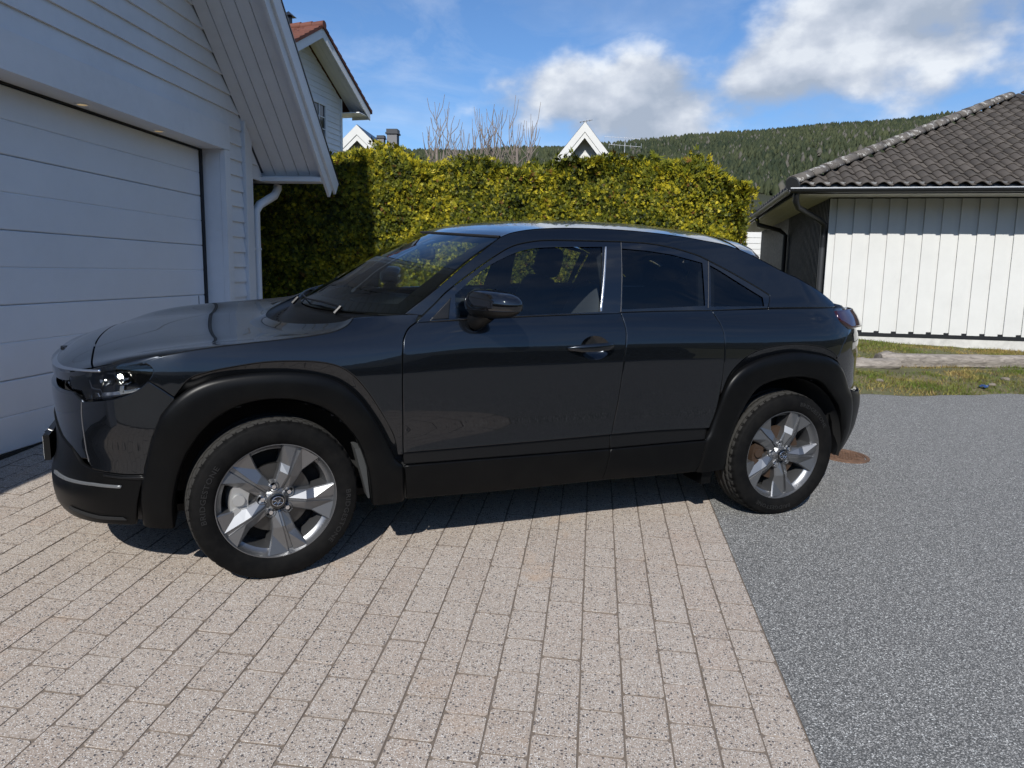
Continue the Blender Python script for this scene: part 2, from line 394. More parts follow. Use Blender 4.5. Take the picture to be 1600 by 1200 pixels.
# ---- small iron cover in the asphalt
def manhole():
    c = Vector((1.955, 5.345, 0)); c.z = gz(c.x, c.y); m = MB()
    m.lathe([(.0005, .004), (.128, .004), (.130, .009), (.138, .009), (.140, -.002), (.147, -.002), (.149, .007), (.172, .006), (.176, -.01)], 40, 'z')
    for i in range(-4, 5):
        for j in range(-4, 5):
            if math.hypot(i, j) < 4.4: m.box(i*.026-.008, i*.026+.008, j*.026-.008, j*.026+.008, .0035, .0085)
    R = Matrix.Translation(c) @ GN.to_track_quat('Z', 'Y').to_matrix().to_4x4()
    o = m.build('utility_cover', RUST, None, True, R); tag(o, 'small round rusty iron cover set in the asphalt behind the rear wheel', 'manhole cover')
manhole()

# ================================================================== garage (left)
XD, XW = -3.365, -3.16
Y0, Y1 = 1.0, 7.2
def zs(y): return 3.65-.89*(abs(y-4.1)+4.1-6.2)              # underside of the roof slope above wall position y
garage = empty('garage', (-3.2, 4.1, .3), 'large white garage with closed sectional door and steep overhanging gable, at left', 'garage')
GO = Matrix.Translation((3.2, -4.1, -.3))
def gp(m, name, mt=WHITE, parent=garage, smooth=False): return m.build(name, mt, parent, smooth, GO if parent is garage else None)
# structure behind the boards
m = MB(); m.box(-9.6, -9.5, Y0, Y1, -.2, 2.7); m.box(-9.5, XW-.03, Y0, Y0+.1, -.2, 2.75); m.box(-9.5, XW-.03, Y1-.1, Y1-.004, -.2, 2.75)
m.box(-9.5, XW-.05, Y0+.1, 1.4, -.2, 2.75)
gp(m, 'wall')
m = MB(); m.prism([(XW-.08, Y0, 2.78), (XW-.08, Y1, 2.78), (XW-.08, Y1, zs(Y1)-.02), (XW-.08, 4.1, zs(4.1)-.02), (XW-.08, Y0, zs(Y0)-.02)], (0, 0, 0), (.045, 0, 0)); gp(m, 'wall')
m = MB(); m.box(XW-.08, XW-.035, 6.74, Y1-.004, .2, 2.775); gp(m, 'wall')
# siding boards of the gable and of the strip right of the door
PITCH_S = .1405; z = 2.790
def lap(y0, y1, z, h=PITCH_S+.012, y1t=None):
    mm = MB(); y1t = y1 if y1t is None else y1t
    mm.hexa([(XW-.03, y0, z), (XW+.004, y0, z), (XW+.004, y1, z), (XW-.03, y1, z), (XW-.03, y0, z+h), (XW-.016, y0, z+h), (XW-.016, y1t, z+h), (XW-.03, y1t, z+h)])
    return mm
zz = z
while zz < 5.45:
    f = lambda q: min(Y1-.02, 4.1+(3.65+.89*2.1-q)/.89+.006) if q > 2.4 else Y1-.02
    ya = max(Y0, 8.2-f(zz+PITCH_S)); gp(lap(ya, f(zz), zz, y1t=f(min(zz+PITCH_S, 5.5))), 'siding_board'); zz += PITCH_S
zz = z-PITCH_S
while zz > .45: gp(lap(6.765, Y1-.02, zz), 'siding_board'); zz -= PITCH_S
for zq in (2.386, 2.5265, 2.667, 2.8075):                      # short boards closing the end of the boxed eave
    y1 = min(7.54, 4.1+(3.65+.89*2.1-zq)/.89-.06); gp(lap(7.227, y1, zq, y1t=max(7.228, min(7.54, 4.1+(3.65+.89*2.1-zq-.152)/.89))), 'siding_board')
# trims
m = MB(); m.box(XW-.035, XW+.018, Y0+.1, 6.763, 2.567, 2.785); gp(m, 'lintel_board')
m = MB(); m.box(XW-.034, XW+.015, 6.66, 6.763, .30, 2.565); gp(m, 'door_trim')
m = MB(); m.box(XD-.02, XW-.036, 6.66, 6.70, .30, 2.60); gp(m, 'door_jamb')
m = MB(); m.box(XD-.02, XW-.036, 1.3, 6.66, 2.568, 2.60); gp(m, 'door_soffit')
m = MB(); m.box(XW-.03, XW+.022, 7.06, 7.225, .25, 2.93); gp(m, 'corner_board')
m = MB(); m.box(XW+.0225, XW+.032, 7.05, 7.085, .25, 2.95); gp(m, 'corner_batten')
m = MB(); m.box(XD-.012, XD+.012, 6.615, 6.659, .33, 2.566); gp(m, 'door_seal', RUBB)
m = MB(); m.box(XD-.012, XD+.010, 1.4, 6.615, 2.556, 2.567); gp(m, 'door_seal', RUBB)
m = MB(); m.box(XD-.03, XD+.012, 1.4, 6.615, .345, .385); gp(m, 'door_seal', RUBB)
# sectional door: five panels, each with one pressed rib
door = empty('garage_door', (0, 0, 0), parent=garage); door.matrix_local = GO
zl = [.386, .608+.212, 1.27, 1.714, 2.152, 2.555]
for a, b in zip(zl[:-1], zl[1:]):
    m = MB(); b2 = b-.004; mid = (a+b)/2; pr = [(a, -.006), (a+.006, 0), (mid-.006, 0), (mid, -.006), (mid+.006, 0), (b2-.006, 0), (b2, -.006)]
    for (za, da), (zb, db) in zip(pr[:-1], pr[1:]): m.add([(XD+da, 1.4, za), (XD+da, 6.612, za), (XD+db, 6.612, zb), (XD+db, 1.4, zb)], [(0, 1, 2, 3)])
    m.box(XD-.04, XD-.008, 1.4, 6.612, a, b2); m.build('door_panel', DOORW, door)
m = MB(); m.box(XD, XD+.004, 6.50, 6.505, 1.03, 1.262); m.build('panel_joint', RUBB, door)
# roof with boarded soffit, barge boards and eave
def slope_slab(x0, x1, y0, y1, t0, t1):                      # between two offsets above the soffit plane, right-hand slope
    mm = MB(); nrm = Vector((0, .89, 1)).normalized()
    a, b = Vector((0, y0, zs(y0))), Vector((0, y1, zs(y1)))
    mm.hexa([(x0, (a+nrm*t0).y, (a+nrm*t0).z), (x1, (a+nrm*t0).y, (a+nrm*t0).z), (x1, (b+nrm*t0).y, (b+nrm*t0).z), (x0, (b+nrm*t0).y, (b+nrm*t0).z),
             (x0, (a+nrm*t1).y, (a+nrm*t1).z), (x1, (a+nrm*t1).y, (a+nrm*t1).z), (x1, (b+nrm*t1).y, (b+nrm*t1).z), (x0, (b+nrm*t1).y, (b+nrm*t1).z)]); return mm
def mirror_y(mm): mm.v = [(x, 8.2-y, zq) for x, y, zq in mm.v]; mm.f = [tuple(reversed(f)) for f in mm.f]; return mm
XV = -2.55
for k in range(5):
    x0 = XW+.005+k*.1206
    for mir in (0, 1):
        mm = slope_slab(x0, x0+.1135, 4.1, 6.2 if mir else 7.55, .0, .02); gp(mirror_y(mm) if mir else mm, 'soffit_board', WHITE)
for mir in (0, 1):
    for args, nm, mt in (((-9.7, XW+.0, 4.1, 7.58, .022, .14), 'roof_slab', GREYP), ((XW, XV+.0, 4.1, 7.58, .0205, .14), 'roof_slab', BLACKM),
                     ((XV+.001, XV+.028, 4.1, 7.72, -.055, .115), 'barge_board', WHITE), ((XV+.03, XV+.054, 4.1, 7.76, .045, .20), 'barge_board', WHITE),
                     ((XV-.02, XV+.062, 4.1, 7.78, .202, .215), 'verge_flashing', BLACKM), ((-9.7, XV-.021, 4.1, 7.66, .142, .20), 'roof_covering', TILE)):
        args = list(args)
        if mir and args[1] > XW: args[3] = 6.2
        mm = slope_slab(*args); gp(mirror_y(mm) if mir else mm, nm, mt)
m = MB(); m.box(-9.7, XV-.002, 7.551, 7.575, 2.375, 2.475); gp(m, 'eave_board')
m = MB(); m.box(-9.7, XW-.01, Y1+.001, 7.55, 2.40, 2.43); gp(m, 'eave_soffit', DARKW)
m = MB(); m.box(XW+.001, XV-.001, 7.46, 7.5505, 2.385, 2.425); gp(m, 'eave_board')
# gutter and white downpipe round the corner
m = MB(); m.tube([(-9.6, 7.66, 2.42), (-3.0, 7.66, 2.42)], .055, 10); gp(m, 'gutter', BLACKM, smooth=True)
m = MB(); m.tube([(-3.07, 7.67, 2.40), (-3.07, 7.67, 2.33), (-3.09, 7.63, 2.26), (-3.17, 7.44, 2.15), (-3.19, 7.39, 2.08), (-3.19, 7.385, 1.9), (-3.19, 7.385, .5)], .042, 12); gp(m, 'downpipe', WHITE, smooth=True)
m = MB(); m.tube([(-3.19, 7.385, 1.72), (-3.19, 7.385, 1.70)], .049, 12); m.box(-3.2, -3.18, 7.22, 7.36, 1.70, 1.72); gp(m, 'pipe_bracket', WHITE)
# recessed spotlights over the door
WARM = mat('warm_lamp_glass', (.75, .55, .28), .4, emit=(1, .72, .35), estr=.25)
for y in (4.893, 5.816, 3.97):
    m = MB(); m.lathe([(.030, 2.5675), (.040, 2.561), (.044, 2.562), (.046, 2.5679)], 24, 'z'); m.v = [(x-3.275, q+y, w) for x, q, w in m.v]; s = gp(m, 'spotlight', WHITE, smooth=True)
    m = MB(); m.lathe([(.0005, 2.563), (.030, 2.563)], 24, 'z'); m.v = [(x-3.275, q+y, w) for x, q, w in m.v]; m.build('lamp_glass', WARM, s)

# ================================================================== neighbour's low building (right)
HE = Vector((.992, -.125, 0)).normalized(); HN = Vector((.125, .992, 0)).normalized()
HC = Vector((3.851, 11.872, 0))                               # wall corner
MH = Matrix(((HE.x, HN.x, 0, HC.x), (HE.y, HN.y, 0, HC.y), (0, 0, 1, 0), (0, 0, 0, 1)))
annex = empty('annex_house', HC, 'low white boarded building with dark grey tiled hip roof, at right', 'house'); annex.matrix_world = MH
hp = lambda mm, name, mt, smooth=False, par=None: mm.build(name, mt, par or annex, smooth)
ZB, ZT, OV, SL, ZE = .742, 2.742, .60, .47, 2.835
m = MB(); m.box(.02, 9, .03, 9, .2, ZT+.02); hp(m, 'wall', DARKW)
m = MB(); m.box(.03, 9, .0, .029, .25, .70); hp(m, 'foundation', CONC)
PB_ = .2435
for i in range(30):                                            # board on board: wide under boards, proud cover boards
    x = .005+i*PB_; r = random.Random(i); b0 = ZB+r.uniform(-.004, .004)
    m = MB(); m.box(x-.0, x+.105, .0105, .0285, b0+.0, ZT-.03); hp(m, 'under_board', WHITE2)
    m = MB(); m.box(x+.088, x+.088+.170, -.012, .010, b0-.028, ZT-.03); hp(m, 'cover_board', WHITE2)
m = MB(); m.box(-.012, .0045, -.013, .02, ZB, ZT-.03); hp(m, 'corner_trim', WHITE2)
m = MB(); m.box(-.004, 9, -.005, .0095, .655, ZB-.006); hp(m, 'base_gap', BLACKM)  # black strip standing in for the boards' cast shadow and gap at the base
for i in range(34):                                            # black boards of the side wall
    y = .04+i*.118; m = MB(); m.box(-.0, .018, y, y+.085, ZB-.02, ZT-.02); hp(m, 'side_board', DARKW)
    m = MB(); m.box(-.014, -.001, y+.075, y+.075+.05, ZB-.03, ZT-.02); hp(m, 'side_batten', DARKW)
# boarded soffit
for k in range(6):
    q0 = -OV+.03+k*.095; m = MB(); m.add([(q0, q0, ZT-.012), (9, q0, ZT-.012), (9, q0+.09, ZT-.012), (q0+.09, q0+.09, ZT-.012), (q0, q0, ZT+.004), (9, q0, ZT+.004), (9, q0+.09, ZT+.004), (q0+.09, q0+.09, ZT+.004)],
        [(3, 2, 1, 0), (4, 5, 6, 7), (0, 1, 5, 4), (1, 2, 6, 5), (2, 3, 7, 6), (3, 0, 4, 7)]); hp(m, 'soffit_board', SOFFD)
    m = MB(); m.add([(q0, q0, ZT-.011), (q0+.09, q0+.09, ZT-.011), (q0+.09, 9, ZT-.011), (q0, 9, ZT-.011), (q0, q0, ZT+.005), (q0+.09, q0+.09, ZT+.005), (q0+.09, 9, ZT+.005), (q0, 9, ZT+.005)],
        [(3, 2, 1, 0), (4, 5, 6, 7), (0, 1, 5, 4), (1, 2, 6, 5), (2, 3, 7, 6), (3, 0, 4, 7)]); hp(m, 'soffit_board', SOFFD)
# fascia, gutters
m = MB(); m.box(-OV, 9, -OV-.012, -OV+.012, ZT-.02, ZE-.005); m.box(-OV-.012, -OV+.012, -OV+.0125, 9, ZT-.02, ZE-.005); hp(m, 'fascia', BLACKM)
def gutter(along_x):
    mm = MB(); prof = [(math.cos(a)*.062, math.sin(a)*.062-.0) for a in np.linspace(0, -math.pi, 9)]; prof = prof+[(x*.94, zq*.94) for x, zq in prof[::-1]]
    a0, a1 = -OV-.10, 9
    for t in (a0, a1):
        for x, zq in prof: mm.v.append((t, -OV-.078+x, ZT+.045+zq) if along_x else (-OV-.078+x, t, ZT+.045+zq))
    n = len(prof)
    for i in range(n): mm.f.append((i, (i+1) % n, n+(i+1) % n, n+i) if along_x else (n+i, n+(i+1) % n, (i+1) % n, i))
    mm.f += [tuple(range(n)), tuple(range(2*n-1, n-1, -1))]; return mm
hp(gutter(True), 'gutter', BLACKM, True); hp(gutter(False), 'gutter', BLACKM, True)
m = MB(); m.box(-OV-.10, 9, -OV-.147, -OV-.138, ZT+.040, ZT+.056); hp(m, 'gutter_rim', mat('worn_gutter_rim', (.45, .46, .47), .4, .5))
for k in range(9):
    x = -.22+k*.62+.02*math.sin(k*5); m = MB(); m.box(x-.012, x+.012, -OV-.149, -OV-.0125, ZT+.058, ZT+.062); hp(m, 'gutter_hook', BLACKM)
# sheet metal flashing above the gutter, in lengths
for k in range(7):
    x0 = -OV+.02+k*.62; m = MB(); m.hexa([(x0, -OV-.045, ZT+.05), (x0+.615, -OV-.045, ZT+.05), (x0+.615, -OV-.02, ZT+.05), (x0, -OV-.02, ZT+.05),
             (x0, -OV-.03, ZE+.045), (x0+.615, -OV-.03, ZE+.045), (x0+.615, -OV-.014, ZE+.045), (x0, -OV-.014, ZE+.045)]); hp(m, 'drip_flashing', GUTM)
# black downpipe from the corner of the eaves
m = MB(); m.tube([(-.60, -.63, ZT-.01), (-.60, -.60, ZT-.12), (-.55, -.50, ZT-.20), (-.19, -.10, ZT-.33), (-.085, -.00, ZT-.40), (-.07, .05, ZT-.52), (-.07, .06, ZT-.75)], .045, 12); hp(m, 'downpipe', BLACKM, True)
m = MB(); m.tube([(-.07, .06, ZT-.70), (-.07, .06, .35)], .040, 12); hp(m, 'downpipe', GUTM, True)
m = MB(); m.tube([(-.66, 3.9, ZT-.03), (-.62, 3.9, ZT-.16), (-.2, 3.9, ZT-.27), (-.08, 3.92, ZT-.36), (-.08, 3.92, .5)], .045, 10); hp(m, 'downpipe', BLACKM, True)
# tiles: one pantile mesh, laid in rows up the front slope and trimmed along the hip
TW, TL = .208, .262
def tile_mesh():
    V = []; n = 10
    for (s, lift) in ((0, .028), (TL*1.16, .004)):
        for k in range(n+1):
            t = k/n; x = t*TW*1.06; h = .028*math.sin(2*math.pi*(t*.97)-.5)+.012
            V.append((x, s, h+lift))
    for (s, lift) in ((0, .028), (TL*1.16, .004)):
        for k in range(n+1):
            t = k/n; x = t*TW*1.06; h = .028*math.sin(2*math.pi*(t*.97)-.5)+.012
            V.append((x, s, h+lift-.020))
    F = []
    for k in range(n):
        F.append((k, k+1, n+2+k, n+1+k)); b = 2*n+2; F.append((b+k, b+n+1+k, b+n+2+k, b+k+1)); F.append((b+k, b+k+1, k+1, k))
    F.append((n, 2*n+2+n, 2*n+2+2*n+1, 2*n+1)); F.append((0, n+1, 3*n+3, 2*n+2))
    me = mesh('roof_tile', V, F, True); me.materials.append(TILE); return me
TMESH = tile_mesh(); cs = 1/math.sqrt(1+SL*SL); roofp = empty('roof', (0, 0, 0), parent=annex); ntile = 0; restt = MB()
up = Vector((0, cs, SL*cs)); nr = Vector((0, -SL*cs, cs))
tl = []
for row in range(31):
    d = -.07+row*TL                                           # distance up the slope from the eave edge
    yy = -OV-.02+d*cs; zz = ZE+.015+d*cs*SL
    for c in range(60):
        x = -OV+.02+c*TW
        if x+TW*.35 < -OV+max(d, 0)*cs+.02: continue
        if x > 7.5: continue
        tl.append((math.hypot(x-1.5, yy), x, yy, zz, row, c))
tl.sort()
for dd, x, yy, zz, row, c in tl:
    r = random.Random(row*91+c); M = Matrix.Translation((x+r.uniform(-.004, .004), yy, zz+r.uniform(-.003, .003))) @ Matrix((Vector((1, 0, 0)), up, nr)).transposed().to_4x4() @ Matrix.Rotation(r.gauss(0, .008), 4, 'Z')
    if ntile < 300: o = bpy.data.objects.new('roof_tile', TMESH); COL.objects.link(o); o.parent = roofp; o.matrix_local = M; ntile += 1
    else: restt.add([M @ v.co for v in TMESH.vertices], [tuple(p.vertices) for p in TMESH.polygons])
o = restt.build('upper_tiles', TILE, roofp); o['kind'] = 'stuff'
m = MB(); H9 = 6.0                                            # boarding under the tiles, front and side slopes
m.add([(-OV, -OV, ZE-.02), (9, -OV, ZE-.02), (9, H9, ZE+SL*(H9+OV)-.02), (H9, H9, ZE+SL*(H9+OV)-.02)], [(0, 1, 2, 3)])
m.add([(-OV, -OV, ZE-.02), (H9, H9, ZE+SL*(H9+OV)-.02), (-OV+.0, 9, ZE-.02)], [(0, 1, 2)]); m.build('roof_deck', BLACKM, roofp)
for k in range(26):                                           # left slope seen along its edge
    m = MB(); y0 = -OV+.3+k*.30
    m.add([(-OV-.06, y0, ZE+.0), (-OV-.06, y0+.27, ZE+.0), (-OV+.35, y0+.27, ZE+.19), (-OV+.35, y0+.05, ZE+.19), (-OV-.06, y0, ZE+.03), (-OV-.06, y0+.13, ZE+.07), (-OV-.06, y0+.27, ZE+.03), (-OV+.35, y0+.27, ZE+.22), (-OV+.35, y0+.05, ZE+.22)],
          [(0, 1, 2, 3), (4, 8, 7, 6, 5), (0, 4, 5, 6, 1), (1, 6, 7, 2), (2, 7, 8, 3), (3, 8, 4, 0)]); m.build('edge_tile', TILE, roofp)
def m_hip():
    m = mat('lichened_ridge_tile', (.1, .09, .08), .85); t = NT(m); p = t.pos(); n = t.noise(p, 11, 6, .7); c = t.ramp(t.noise(p, 5, 4, .6), [(.3, (.07, .062, .055)), (.7, (.13, .115, .10))])
    oi = t.n('ShaderNodeObjectInfo').outputs['Random']
    t.col(t.mix(t.mapr(n, .54, .60, 0, 1), c, (.36, .35, .33))); t.bump(n, .4, .01); return m
HIPM = m_hip()
hd = Vector((1, 1, SL)).normalized(); hs = Vector((1, -1, 0)).normalized(); hn = hs.cross(hd)
if hn.z < 0: hn = -hn
def hip_tile(k):
    V = []; n = 9; r = random.Random(k)
    for s, rad in ((0, .122), (.43, .105)):
        for q in (1., .84):
            for i in range(n): a = math.pi*(.02+.96*i/(n-1)); V.append((math.cos(a)*rad*q, s, math.sin(a)*rad*q*.92))
    F = []
    for i in range(n-1): F += [(i, i+1, 2*n+i+1, 2*n+i), (n+i, 3*n+i, 3*n+i+1, n+i+1), (i, n+i, n+i+1, i+1), (2*n+i, 2*n+i+1, 3*n+i+1, 3*n+i)]
    F += [(0, 2*n, 3*n, n), (n-1, 2*n-1, 4*n-1, 3*n-1)]
    return mesh('hip_tile', V, F, True)
HM = hip_tile(0); HM.materials.append(HIPM)
for k in range(17):
    d = -.10+k*.375; p = Vector((-OV, -OV, ZE+.055))+hd*d
    o = bpy.data.objects.new('hip_tile', HM); COL.objects.link(o); o.parent = roofp
    o.matrix_local = Matrix.Translation(p+hn*.012*(0 if k else .3)) @ Matrix((hs, hd, hn)).transposed().to_4x4()
m = MB(); m.lathe([(.0005, 0), (.112, 0), (.116, .012), (.116, .03)], 20, 'y'); m.v = [(x, y, zq*.92) for x, y, zq in m.v]
o = m.build('hip_end_cap', GUTM, roofp, True); o.matrix_local = Matrix.Translation(Vector((-OV, -OV, ZE+.045))-hd*.115) @ Matrix((hs, hd, hn)).transposed().to_4x4()

# ---- weathered timbers lying on the verge
def log(p0, p1, rad, seed, label):
    r = random.Random(seed); n, k = 40, 18; V = []; F = []; p0, p1 = Vector(p0), Vector(p1); ax_ = (p1-p0).normalized(); sd = ax_.cross(Vector((0, 0, 1))).normalized(); upv = sd.cross(ax_)
    kn = [(r.random(), r.uniform(-.6, 1.0), r.uniform(.02, .05)) for _ in range(3)]
    for i in range(n+1):
        t = i/n; c = p0.lerp(p1, t)
        for j in range(k):
            a = 2*math.pi*j/k; rr = rad*(1+.10*math.sin(a*2+seed)+.10*float(vnoise(t*9, a*1.3, 1.5, seed))+.05*math.sin(a*7+t*3))
            for (kt, ka, kh) in kn:
                dd = ((t-kt)*(p1-p0).length/.09)**2+((a-ka-1.5)/.45)**2; rr += kh*math.exp(-dd)
            sq = max(abs(math.cos(a)), abs(math.sin(a)))**-.35
            V.append(c+(sd*math.cos(a)+upv*math.sin(a)*.8)*rr*sq)
    for i in range(n):
        for j in range(k): a = i*k+j; b = i*k+(j+1) % k; F.append((a, b, b+k, a+k))
    F += [tuple(range(k-1, -1, -1)), tuple(n*k+j for j in range(k))]
    o = obj('timber_log', mesh('timber_log', V, F, True), WOOD); auto_smooth(o, 50); tag(o, label, 'log', 'timbers on the verge')
log((2.5, 8.93, .47), (3.93, 9.32, .51), .088, 2, 'short grey split timber on the grass, left end hidden by the car')
log((3.75, 9.40, .53), (8.6, 10.75, .46), .10, 5, 'long weathered grey timber lying on the grass along the white wall')
# ---- turf blades on the verge
def turf():
    n = 120000; X = RNG.uniform(1.9, 8.4, n); T = RNG.random(n); fe = 7.40+.272*(X-1.9); Y = fe+T*(11.75-.125*(X-4)-fe)
    dens = vnoise(X, Y, 1.9, 4)*.6+vnoise(X, Y, 6.1, 5)*.4; yb = 9.0+.279*(X-3.3)
    keep = (RNG.random(n) < np.clip((dens-.25)*2.2, .05, 1)) & (abs(Y-yb) > .11); X, Y, dens = X[keep], Y[keep], dens[keep]; n = len(X)
    Z = bank_z(X, Y)-.004; a = RNG.uniform(0, 2*np.pi, n); hgt = RNG.uniform(.015, .05, n)*(.6+.8*dens); w = RNG.uniform(.003, .006, n); lean = RNG.normal(0, .6, (n, 2))*hgt[:, None]
    c, s = np.cos(a)*w, np.sin(a)*w
    V = np.stack([np.stack([X-c, Y-s, Z], -1), np.stack([X+c, Y+s, Z], -1), np.stack([X+lean[:, 0], Y+lean[:, 1], Z+hgt], -1)], 1).reshape(-1, 3)
    me = fastmesh('grass', V, np.arange(3*n).reshape(-1, 3))
    dry = np.clip(vnoise(X, Y, 2.6, 8)*1.6-.45+RNG.normal(0, .2, n), 0, 1)[:, None]; col = (1-dry)*np.array([.10, .135, .022])+dry*np.array([.30, .22, .08]); lit = RNG.random(n) < .14; col[lit] = np.array([.13, .085, .045]); col *= RNG.uniform(.8, 1.9, (n, 1))
    at = me.color_attributes.new('tint', 'FLOAT_COLOR', 'POINT'); at.data.foreach_set('color', np.repeat(np.c_[col, np.ones(n)], 3, 0).astype(np.float32).ravel())
    tag(obj('grass', me, m_vcol('grass_blades', .6, .35)), 'short patchy spring grass on the verge before the white wall', 'grass', kind='stuff')
turf()
def rubble():
    spots = [(3.0, 8.45), (3.35, 8.3), (4.9, 8.75), (5.15, 8.6), (4.6, 8.45), (5.5, 9.0)]
    for i, (x, y) in enumerate(spots):
        r = random.Random(i+40); bm = bmesh.new(); bmesh.ops.create_icosphere(bm, subdivisions=2, radius=r.uniform(.03, .06))
        for v in bm.verts: v.co *= 1+.35*(float(vnoise(v.co.x*40+i, v.co.y*40+v.co.z*31, 1, i))-.5); v.co.z *= .55
        me = bpy.data.meshes.new('stone'); bm.to_mesh(me); bm.free(); o = obj('stone', me, GREYST); o.location = (x, y, float(bank_z(np.array(x), np.array(y)))+.012); o.rotation_euler = (0, 0, r.uniform(0, 6))
        tag(o, ['stone in the verge, leftmost, close to the car', 'second stone from the left in the verge', 'stone in the verge just left of the blue plastic scrap', 'stone in the verge right of the blue plastic scrap', 'small stone in the verge right beside the asphalt edge', 'rightmost stone in the grass verge, below the long timber'][i], 'stone', 'stones in the verge')
GREYST = m_painted_wood('field_stone', (.22, .185, .15), .9, .5, .6); rubble()
def scrap():
    bm = bmesh.new(); bmesh.ops.create_grid(bm, x_segments=8, y_segments=6, size=.034); r = random.Random(9)
    for v in bm.verts: v.co.z = .03*float(vnoise(v.co.x*60, v.co.y*60, 1, 4)); v.co.x += r.uniform(-.006, .006)
    bmesh.ops.solidify(bm, geom=bm.faces[:], thickness=.002); me = bpy.data.meshes.new('plastic_scrap'); bm.to_mesh(me); bm.free()
    o = obj('plastic_scrap', me, mat('blue_plastic', (.02, .05, .14), .5)); o.location = (4.43, 8.29, .39); o.rotation_euler = (.1, -.1, .5); tag(o, 'crumpled scrap of blue plastic at the edge of the grass', 'litter')
scrap()

# ================================================================== clipped thuja hedge
def hedge_top(X): return 2.69-.035*np.clip(X-.3, 0, 5)**1.6*1.6+.05*np.sin(X*2.1)+.04*np.sin(X*5.3+1)
def hedge_front(X, Z): return 8.32+.05*X+.10*np.sin(X*1.7+Z*.9)+.06*np.sin(X*4.1-Z*2.3)
def make_hedge():
    HX0, HX1 = -7.0, 1.95
    root = empty('thuja_hedge', (-2.0, 8.9, gz(-2, 8.9)), 'tall clipped yellow-green thuja hedge behind the car', 'hedge')
    inv = Matrix.Translation(-root.location)
    # dark woody core
    xs = np.linspace(HX0, HX1-.30, 46); core = MB(); rings = []
    for x in xs:
        e = max(0, (x-(HX1-.9))/.6); zt = float(hedge_top(np.array(x)))-.20-.25*e*e; zb = gz(x, 8.8)-.1
        ring = [(x, float(hedge_front(np.array(x), z_))+.16+.1*e, z_) for z_ in np.linspace(zb, zt, 9)]+[(x, 9.5-.15*e, z_) for z_ in np.linspace(zt, zb, 4)]
        rings.append(ring)
    n = len(rings[0]); core.v = [p for q in rings for p in q]
    for i in range(len(rings)-1):
        for k in range(n): core.f.append((i*n+k, i*n+(k+1) % n, (i+1)*n+(k+1) % n, (i+1)*n+k))
    core.f += [tuple(range(n-1, -1, -1)), tuple((len(rings)-1)*n+k for k in range(n))]
    core.build('inner_twigs', mat('dark_twigs', (.012, .013, .006), .95), root, False, inv)
    # sprays: flat fans of scale leaves on the faces, the top and the right end
    N = 145000; cx = []; nrm = []
    k1 = int(N*.70)
    # more of them where the camera sees them
    X = np.where(RNG.random(k1) < .85, RNG.uniform(-3.6, HX1, k1), RNG.uniform(HX0, -3.6, k1)); T = RNG.random(k1); zt = hedge_top(X); zb = GX*X+GY*8.5; Z = zb+(zt-zb)*T**.75
    e = np.clip((X-(HX1-.55))/.55, 0, 1); Yf = hedge_front(X, Z)+RNG.random(k1)**1.6*.15+.5*e*e
    bump = vnoise(X, Z, 5., 11)*.08+vnoise(X, Z, 12., 12)*.05; Yf += bump-.06
    cx.append(np.stack([X, Yf, Z], -1)); nrm.append(np.stack([.9*e, -np.ones(k1), .25*np.ones(k1)], -1))
    k2 = int(N*.22); X = np.where(RNG.random(k2) < .85, RNG.uniform(-3.6, HX1-.1, k2), RNG.uniform(HX0, -3.6, k2)); Yt = RNG.uniform(8.35, 9.5, k2)
    tuft = np.clip(vnoise(X, Yt, 5.2, 15)-.30, 0, 1)*.30
    Z = hedge_top(X)-RNG.random(k2)**2*.18+tuft*RNG.random(k2)-.45*np.clip((X-(HX1-.6))/.6, 0, 1)**2; cx.append(np.stack([X, Yt, Z], -1)); nrm.append(np.stack([np.zeros(k2), -.3*np.ones(k2), np.ones(k2)], -1))
    k3 = N-k1-k2; Yr = RNG.uniform(8.5, 9.5, k3); Z = GX*HX1+GY*8.9+RNG.random(k3)**.8*2.05; X = HX1-.15+.10*np.sin(Z*3)+RNG.normal(0, .06, k3)-.25*np.clip(Z-2.2, 0, 1)
    cx.append(np.stack([X, Yr, Z], -1)); nrm.append(np.stack([np.ones(k3), -.3*np.ones(k3), .3*np.ones(k3)], -1))
    P = np.vstack(cx); Nn = np.vstack(nrm)+RNG.normal(0, .38, (N, 3)); Nn /= np.linalg.norm(Nn, axis=1)[:, None]
    # growing direction: up and outwards
    G = np.stack([RNG.normal(0, .55, N), RNG.normal(-.25, .35, N), np.abs(RNG.normal(.55, .45, N))], -1)+Nn*.35; G -= Nn*(G*Nn).sum(1)[:, None]*.65; G /= np.linalg.norm(G, axis=1)[:, None]
    Sd = np.cross(Nn, G); Sd /= np.linalg.norm(Sd, axis=1)[:, None]; B = np.cross(G, Sd)
    L = RNG.uniform(.022, .054, N)*(1+.5*(P[:, 2] > hedge_top(P[:, 0])-.12)); L = L[:, None]
    # a fan of five scale fingers = five narrow triangles
    V = []; 
    for a, ln in ((-.95, .55), (-.5, .85), (0., 1.), (.5, .85), (.95, .55)):
        dirv = G*math.cos(a)+Sd*math.sin(a)+B*RNG.normal(0, .22, (N, 1)); wv = (Sd*math.cos(a)-G*math.sin(a))*L*.13
        base = P+dirv*L*.08; tip = P+dirv*L*ln; mid = P+dirv*L*ln*.55
        V += [base, mid+wv, tip, mid-wv]
    V = np.stack(V, 1).reshape(-1, 3); nq = 5*N; F = np.arange(4*nq).reshape(-1, 4)
    V -= np.array(root.location); me = fastmesh('foliage', V, F)
    q = vnoise(P[:, 0]+P[:, 1]*.7, P[:, 2], 3.2, 21)*.28+vnoise(P[:, 0]-P[:, 1], P[:, 2], 9, 22)*.34+.16+RNG.normal(0, .22, N)
